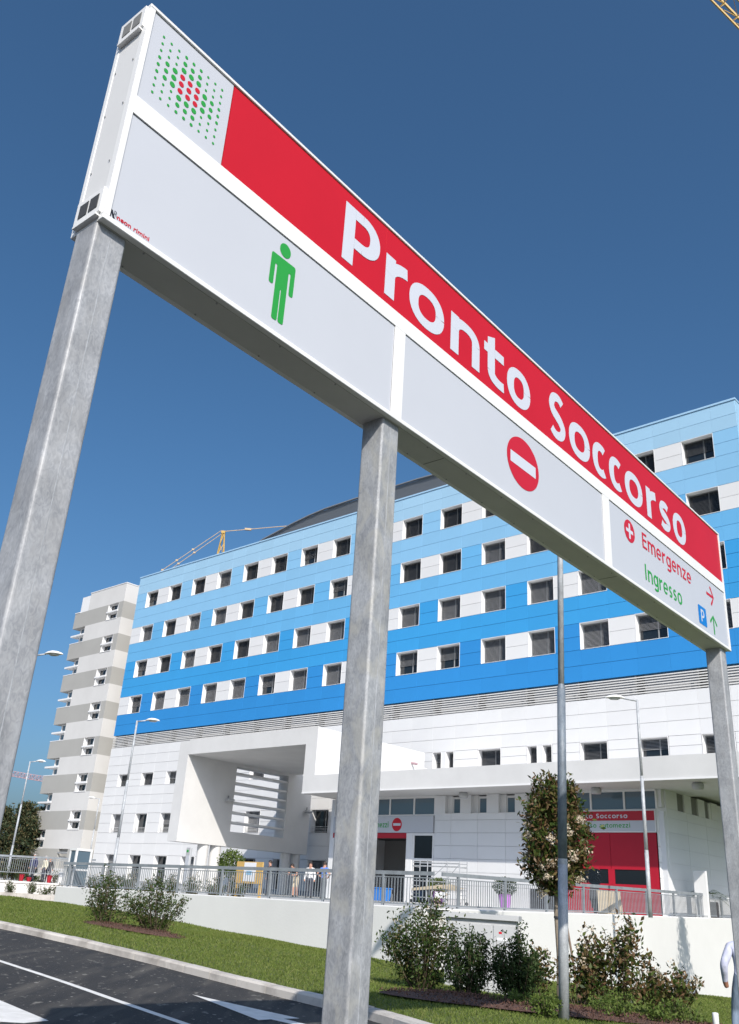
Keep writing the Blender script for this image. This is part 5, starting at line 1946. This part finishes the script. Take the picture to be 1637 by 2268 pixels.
for k, (hw, z, yb) in enumerate(((.2, 1.1, .62), (.32, 1.35, .60), (.33, 1.6, .55), (.26, 1.8, .50), (.15, 1.88, .47))):
    for i in range(7):
        q = -1 + i / 3
        vs.append((hw * q, yb - .10 * q * q, z))
ws.add(vs, [(k * 7 + i, k * 7 + i + 1, k * 7 + 8 + i, k * 7 + 7 + i) for k in range(4) for i in range(6)])
wso = ws.build('windscreen', M['clear'], sct, smooth=True)
sm = wso.modifiers.new('th', 'SOLIDIFY')
sm.thickness = .003
tb = MB().bbox(-.55, .55, -.03, .03, 0, .95, .01).build('leaning_board', M['tan'])
tb.location = on_plaza(69.5, -18.0)
tb.rotation_euler = (R(-8), 0, PH + R(50))
tag(tb, 'tan board propped beside the scooter behind the side railing', 'board')
# glazed booth at the left end of the front railing
bth = thing('glazed_booth', 'white framed glass booth at the left end of the front railing', 'booth', on_plaza(47.75, -30.95), PH)
ORG[bth.name] = (0, 0, 0)
mb = MB()
for x in (-.27, .27):
    for y in (-.4, .4):
        mb.box(x - .045, x + .045, y - .045, y + .045, 0, 1.75)
mb.box(-.31, .31, -.45, .45, 1.66, 1.76)
mb.box(-.27, .27, -.43, -.37, .75, .83)
mb.box(.24, .30, -.4, .4, .75, .83)
mb.build('frame', M['frame_white'], bth)
MB().box(-.225, .225, -.405, -.395, .05, 1.66).build('pane', M['glass_sky'], bth)
MB().box(.265, .275, -.355, .355, .05, 1.66).build('pane', M['glass_sky'], bth)
for i, (px, col, h) in enumerate(((47, 'red_lintel', .42), (64, 'red_lintel', .25), (109, 'red_lintel', .45), (134, 'coping_w', .65))):
    p = at_dist(px, 1948, 63.5)
    o = MB().lathe([(.12, 0), (.17, h * .9), (.19, h * .92), (.19, h), (.02, h + .03)], (0, 0, 0), 12).build('litter_bin', M[col])
    o.location = (p.x, p.y, 1.36)
    tag(o, ('red bin left of the man in navy behind the distant railing', 'lowest red bin at the feet of the man in navy', 'red bin right of the person in cream at far left', 'white bin behind the distant railing at far left')[i], 'bin', 'bins behind the distant railing')

# ================================================================== PEOPLE
def person(label, loc, rz, top, legs, skin='skin', hair='hair', pose=None, H=1.75, shorts=False, long_sleeve=True, group=None):
    J = dict(pelvis=(0, 0, .95), waist=(0, 0, 1.08), chest=(0, .005, 1.27), upper=(0, 0, 1.40), neck=(0, 0, 1.50), skull0=(0, .015, 1.58), skull1=(0, .02, 1.67), crown=(0, .01, 1.72), chin=(0, .085, 1.565), nose=(0, .112, 1.625))
    for s, sx in (('l', -1), ('r', 1)):
        J.update({s + 'sh': (sx * .185, 0, 1.42), s + 'el': (sx * .25, -.03, 1.13), s + 'wr': (sx * .265, .06, .89), s + 'palm': (sx * .262, .085, .81),
                  s + 'hip': (sx * .095, 0, .90), s + 'kn': (sx * .105, .025, .50), s + 'an': (sx * .11, -.02, .09), s + 'heel': (sx * .11, -.06, .045), s + 'toe': (sx * .125, .16, .035)})
    if pose: J.update(pose)
    rad = dict(pelvis=.145, waist=.130, chest=.150, upper=.125, neck=.055, skull0=.082, skull1=.098, crown=.07, chin=.035, nose=.016)
    for s in 'lr':
        rad.update({s + 'sh': .070, s + 'el': .047, s + 'wr': .032, s + 'palm': .036, s + 'hip': .105, s + 'kn': .066, s + 'an': .045, s + 'heel': .040, s + 'toe': .036})
    if long_sleeve:
        for s in 'lr':
            rad.update({s + 'sh': .078, s + 'el': .062, s + 'wr': .043})
    edges = [('pelvis', 'waist'), ('waist', 'chest'), ('chest', 'upper'), ('upper', 'neck'), ('neck', 'skull0'), ('skull0', 'skull1'), ('skull1', 'crown'), ('skull0', 'chin'), ('skull1', 'nose')]
    for s in 'lr':
        edges += [('upper', s + 'sh'), (s + 'sh', s + 'el'), (s + 'el', s + 'wr'), (s + 'wr', s + 'palm'), ('pelvis', s + 'hip'), (s + 'hip', s + 'kn'), (s + 'kn', s + 'an'), (s + 'an', s + 'heel'), (s + 'an', s + 'toe')]
    names = list(J)
    verts = [Vector(J[n]) for n in names]
    rads = [rad[n] for n in names]
    ed = [(names.index(a), names.index(b)) for a, b in edges]
    # fingers
    for s, sx in (('l', -1), ('r', 1)):
        wv, pv = Vector(J[s + 'wr']), Vector(J[s + 'palm'])
        d = (pv - wv).normalized()
        fwd = Vector((0, 1, 0))
        fwd = (fwd - d * fwd.dot(d)).normalized()
        inw = d.cross(fwd) * (1 if sx < 0 else -1)
        inw = inw * (1 if inw.x * -sx > 0 else -1)
        for k, L in enumerate((.072, .082, .078, .062)):
            o = fwd * (.030 - .020 * k)
            a = pv + o * .7 + d * .008
            b = pv + o + d * (.03 + L * .45)
            c = b + (d * .75 + inw * .65).normalized() * L * .32
            e = c + (d * .35 + inw * .95).normalized() * L * .28
            i0 = len(verts)
            verts += [a, b, c, e]
            rads += [.0105, .0100, .0092, .0082]
            ed += [(i0, i0 + 1), (i0 + 1, i0 + 2), (i0 + 2, i0 + 3)]
        a = wv.lerp(pv, .55) + fwd * .018
        b = a + (d * .55 + fwd * .85).normalized() * .045
        c = b + (d * .9 + fwd * .35 + inw * .25).normalized() * .034
        i0 = len(verts)
        verts += [a, b, c]
        rads += [.013, .0115, .0095]
        ed += [(i0, i0 + 1), (i0 + 1, i0 + 2)]
    me = bpy.data.meshes.new('person_body')
    me.from_pydata(verts, ed, [])
    o = bpy.data.objects.new('tmp', me)
    COL.objects.link(o)
    sk = o.modifiers.new('skin', 'SKIN')
    sk.use_smooth_shade = True
    o.modifiers.new('sub', 'SUBSURF').levels = 2
    if not me.skin_vertices: me.skin_vertices.new()
    for v, r_ in zip(me.skin_vertices[0].data, rads):
        v.radius = (r_, r_)
    for v in me.skin_vertices[0].data: v.use_root = False
    me.skin_vertices[0].data[0].use_root = True
    for n_, v in zip(names, me.skin_vertices[0].data):
        if n_ in ('pelvis', 'waist', 'chest', 'upper'):
            v.radius = (rad[n_] * 1.12, rad[n_] * .80)
    dg = C.evaluated_depsgraph_get()
    bm2 = bpy.data.meshes.new_from_object(o.evaluated_get(dg))
    bpy.data.objects.remove(o)
    bm2.name = 'person_body'
    bm2.materials.clear()
    for m_ in (top, legs, skin, 'shoe'):
        bm2.materials.append(M[m_])
    segs = [(Vector(J[a]), Vector(J[b]), a, b) for a, b in edges]
    for p in bm2.polygons:
        c = p.center
        best = None
        for a, b, na, nb_ in segs:
            ab = b - a
            t = max(0, min(1, (c - a).dot(ab) / max(1e-9, ab.length_squared)))
            dd2 = (c - (a + ab * t)).length
            if best is None or dd2 < best[0]: best = (dd2, na, nb_, t)
        _, na, nb_, t = best
        if na == 'neck' or na.startswith('skull') or (na == 'upper' and nb_ == 'neck' and t > .55): mi = 2
        elif nb_[1:] == 'palm': mi = 2
        elif nb_[1:] == 'wr': mi = 0 if (long_sleeve and t < .93) else 2
        elif nb_[1:] == 'el': mi = 0 if (long_sleeve or t < .6) else 2
        elif nb_[1:] in ('sh',) or na in ('waist', 'chest', 'upper'): mi = 0
        elif na == 'pelvis' and nb_ == 'waist': mi = 0 if t > .35 else 1
        elif nb_[1:] in ('hip',): mi = 1
        elif nb_[1:] == 'kn': mi = 1
        elif nb_[1:] == 'an': mi = 2 if (shorts and t < .93) else (1 if t < .95 else 3)
        elif nb_[1:] in ('heel', 'toe'): mi = 3
        else: mi = 2
        p.material_index = mi
    po = obj('person', bm2)
    k = H / 1.75
    po.location = loc
    po.rotation_euler = (0, 0, rz)
    po.scale = (k, k, k)
    tag(po, label, 'person', group)
    hm = MB()
    cx, cy_, cz = J['skull1']
    vs = []
    n = 16
    for i in range(7):
        ph_ = math.pi / 2 * i / 6 * 1.25
        for j in range(n):
            th = 2 * math.pi * j / n
            front = max(0, math.sin(th))
            z = math.cos(ph_) * .118
            if front > .2 and z < .03: z = .03 + (z - .03) * (1 - front)
            vs.append((cx + math.sin(min(ph_, math.pi / 2)) * .104 * math.cos(th), cy_ - .008 + math.sin(min(ph_, math.pi / 2)) * .112 * math.sin(th), cz + z))
    hm.add(vs, [(i * n + j, i * n + (j + 1) % n, (i + 1) * n + (j + 1) % n, (i + 1) * n + j) for i in range(6) for j in range(n)])
    hm.build('hair', M[hair], po, org=(0, 0, 0), smooth=True)
    return po
PG = 'people behind the railing'
q = at_dist(1663, 2150, 14.9)
person('man in a pale lavender shirt half hidden by the right sign post', (q.x - .10, q.y, hz(q.x, q.y) + .06), R(-12), 'shirt_lav', 'jeans', 'skin_dk', H=1.72,
       pose=dict(neck=(.03, .02, 1.50), skull0=(.06, .05, 1.57), skull1=(.075, .06, 1.66), crown=(.08, .05, 1.71), chin=(.075, .12, 1.555), nose=(.085, .15, 1.615), lsh=(-.185, -.01, 1.40), lel=(-.315, -.12, 1.15), lwr=(-.29, .02, .91), lpalm=(-.265, .05, .83), lhip=(-.11, 0, .90), lkn=(-.17, .09, .50), lan=(-.25, -.16, .12), lheel=(-.25, -.22, .09), ltoe=(-.27, -.02, .04)))
def pp(px, depth_n, **kw):
    r = ray(px, 1990)
    t = ((F0 + NV * depth_n - EYE).dot(NV)) / r.dot(NV)
    p = EYE + r * t
    return (p.x, p.y, zp(p.x, p.y))
person('man in a black shirt and beige shorts leaning forward behind the railing', pp(652, -23.5), R(150), 'shirt_black', 'shorts', shorts=True, long_sleeve=False, group=PG, H=1.72,
       pose=dict(chest=(0, .14, 1.22), upper=(0, .24, 1.30), neck=(0, .31, 1.36), skull0=(0, .38, 1.41), skull1=(0, .44, 1.47), crown=(0, .46, 1.52), chin=(0, .46, 1.38), nose=(0, .51, 1.43),
                 lsh=(-.185, .24, 1.32), rsh=(.185, .24, 1.32), lel=(-.25, .36, 1.06), rel=(.25, .36, 1.06), lwr=(-.16, .52, 1.04), rwr=(.16, .52, 1.04), lpalm=(-.10, .58, 1.04), rpalm=(.10, .58, 1.04)))
person('person in a white jacket standing behind the railing beside the man in shorts', pp(683, -23.0), R(165), 'shirt_white', 'trousers_dk', group=PG, H=1.66)
person('man in a bright blue shirt with hands on hips behind the railing', pp(714, -23.0), R(-30), 'shirt_blue', 'trousers_dk', long_sleeve=False, group=PG, H=1.70,
       pose=dict(lel=(-.38, -.06, 1.16), lwr=(-.19, .10, 1.02), lpalm=(-.14, .13, .98), rel=(.38, -.06, 1.16), rwr=(.19, .10, 1.02), rpalm=(.14, .13, .98)))
person('figure in dark clothes behind the railing right of the notice board', pp(592, -24.0), R(120), 'shirt_black', 'trousers_dk', group=PG, H=1.66)
q = at_dist(68, 1948, 64.0)
person('man in navy jacket behind the distant railing at far left', (q.x, q.y, 1.34), R(160), 'shirt_navy', 'trousers_dk', hair='hair_g', group=PG, H=1.72)
q = at_dist(94, 1948, 64.6)
person('person in a cream jacket behind the distant railing at far left', (q.x, q.y, 1.34), R(140), 'shirt_cream', 'trousers_dk', hair='hair_g', group=PG, H=1.66)
q = at_dist(104, 1948, 65.2)
person('person in dark clothes beside the one in cream at far left', (q.x, q.y, 1.34), R(200), 'shirt_black', 'trousers_dk', group=PG, H=1.60)
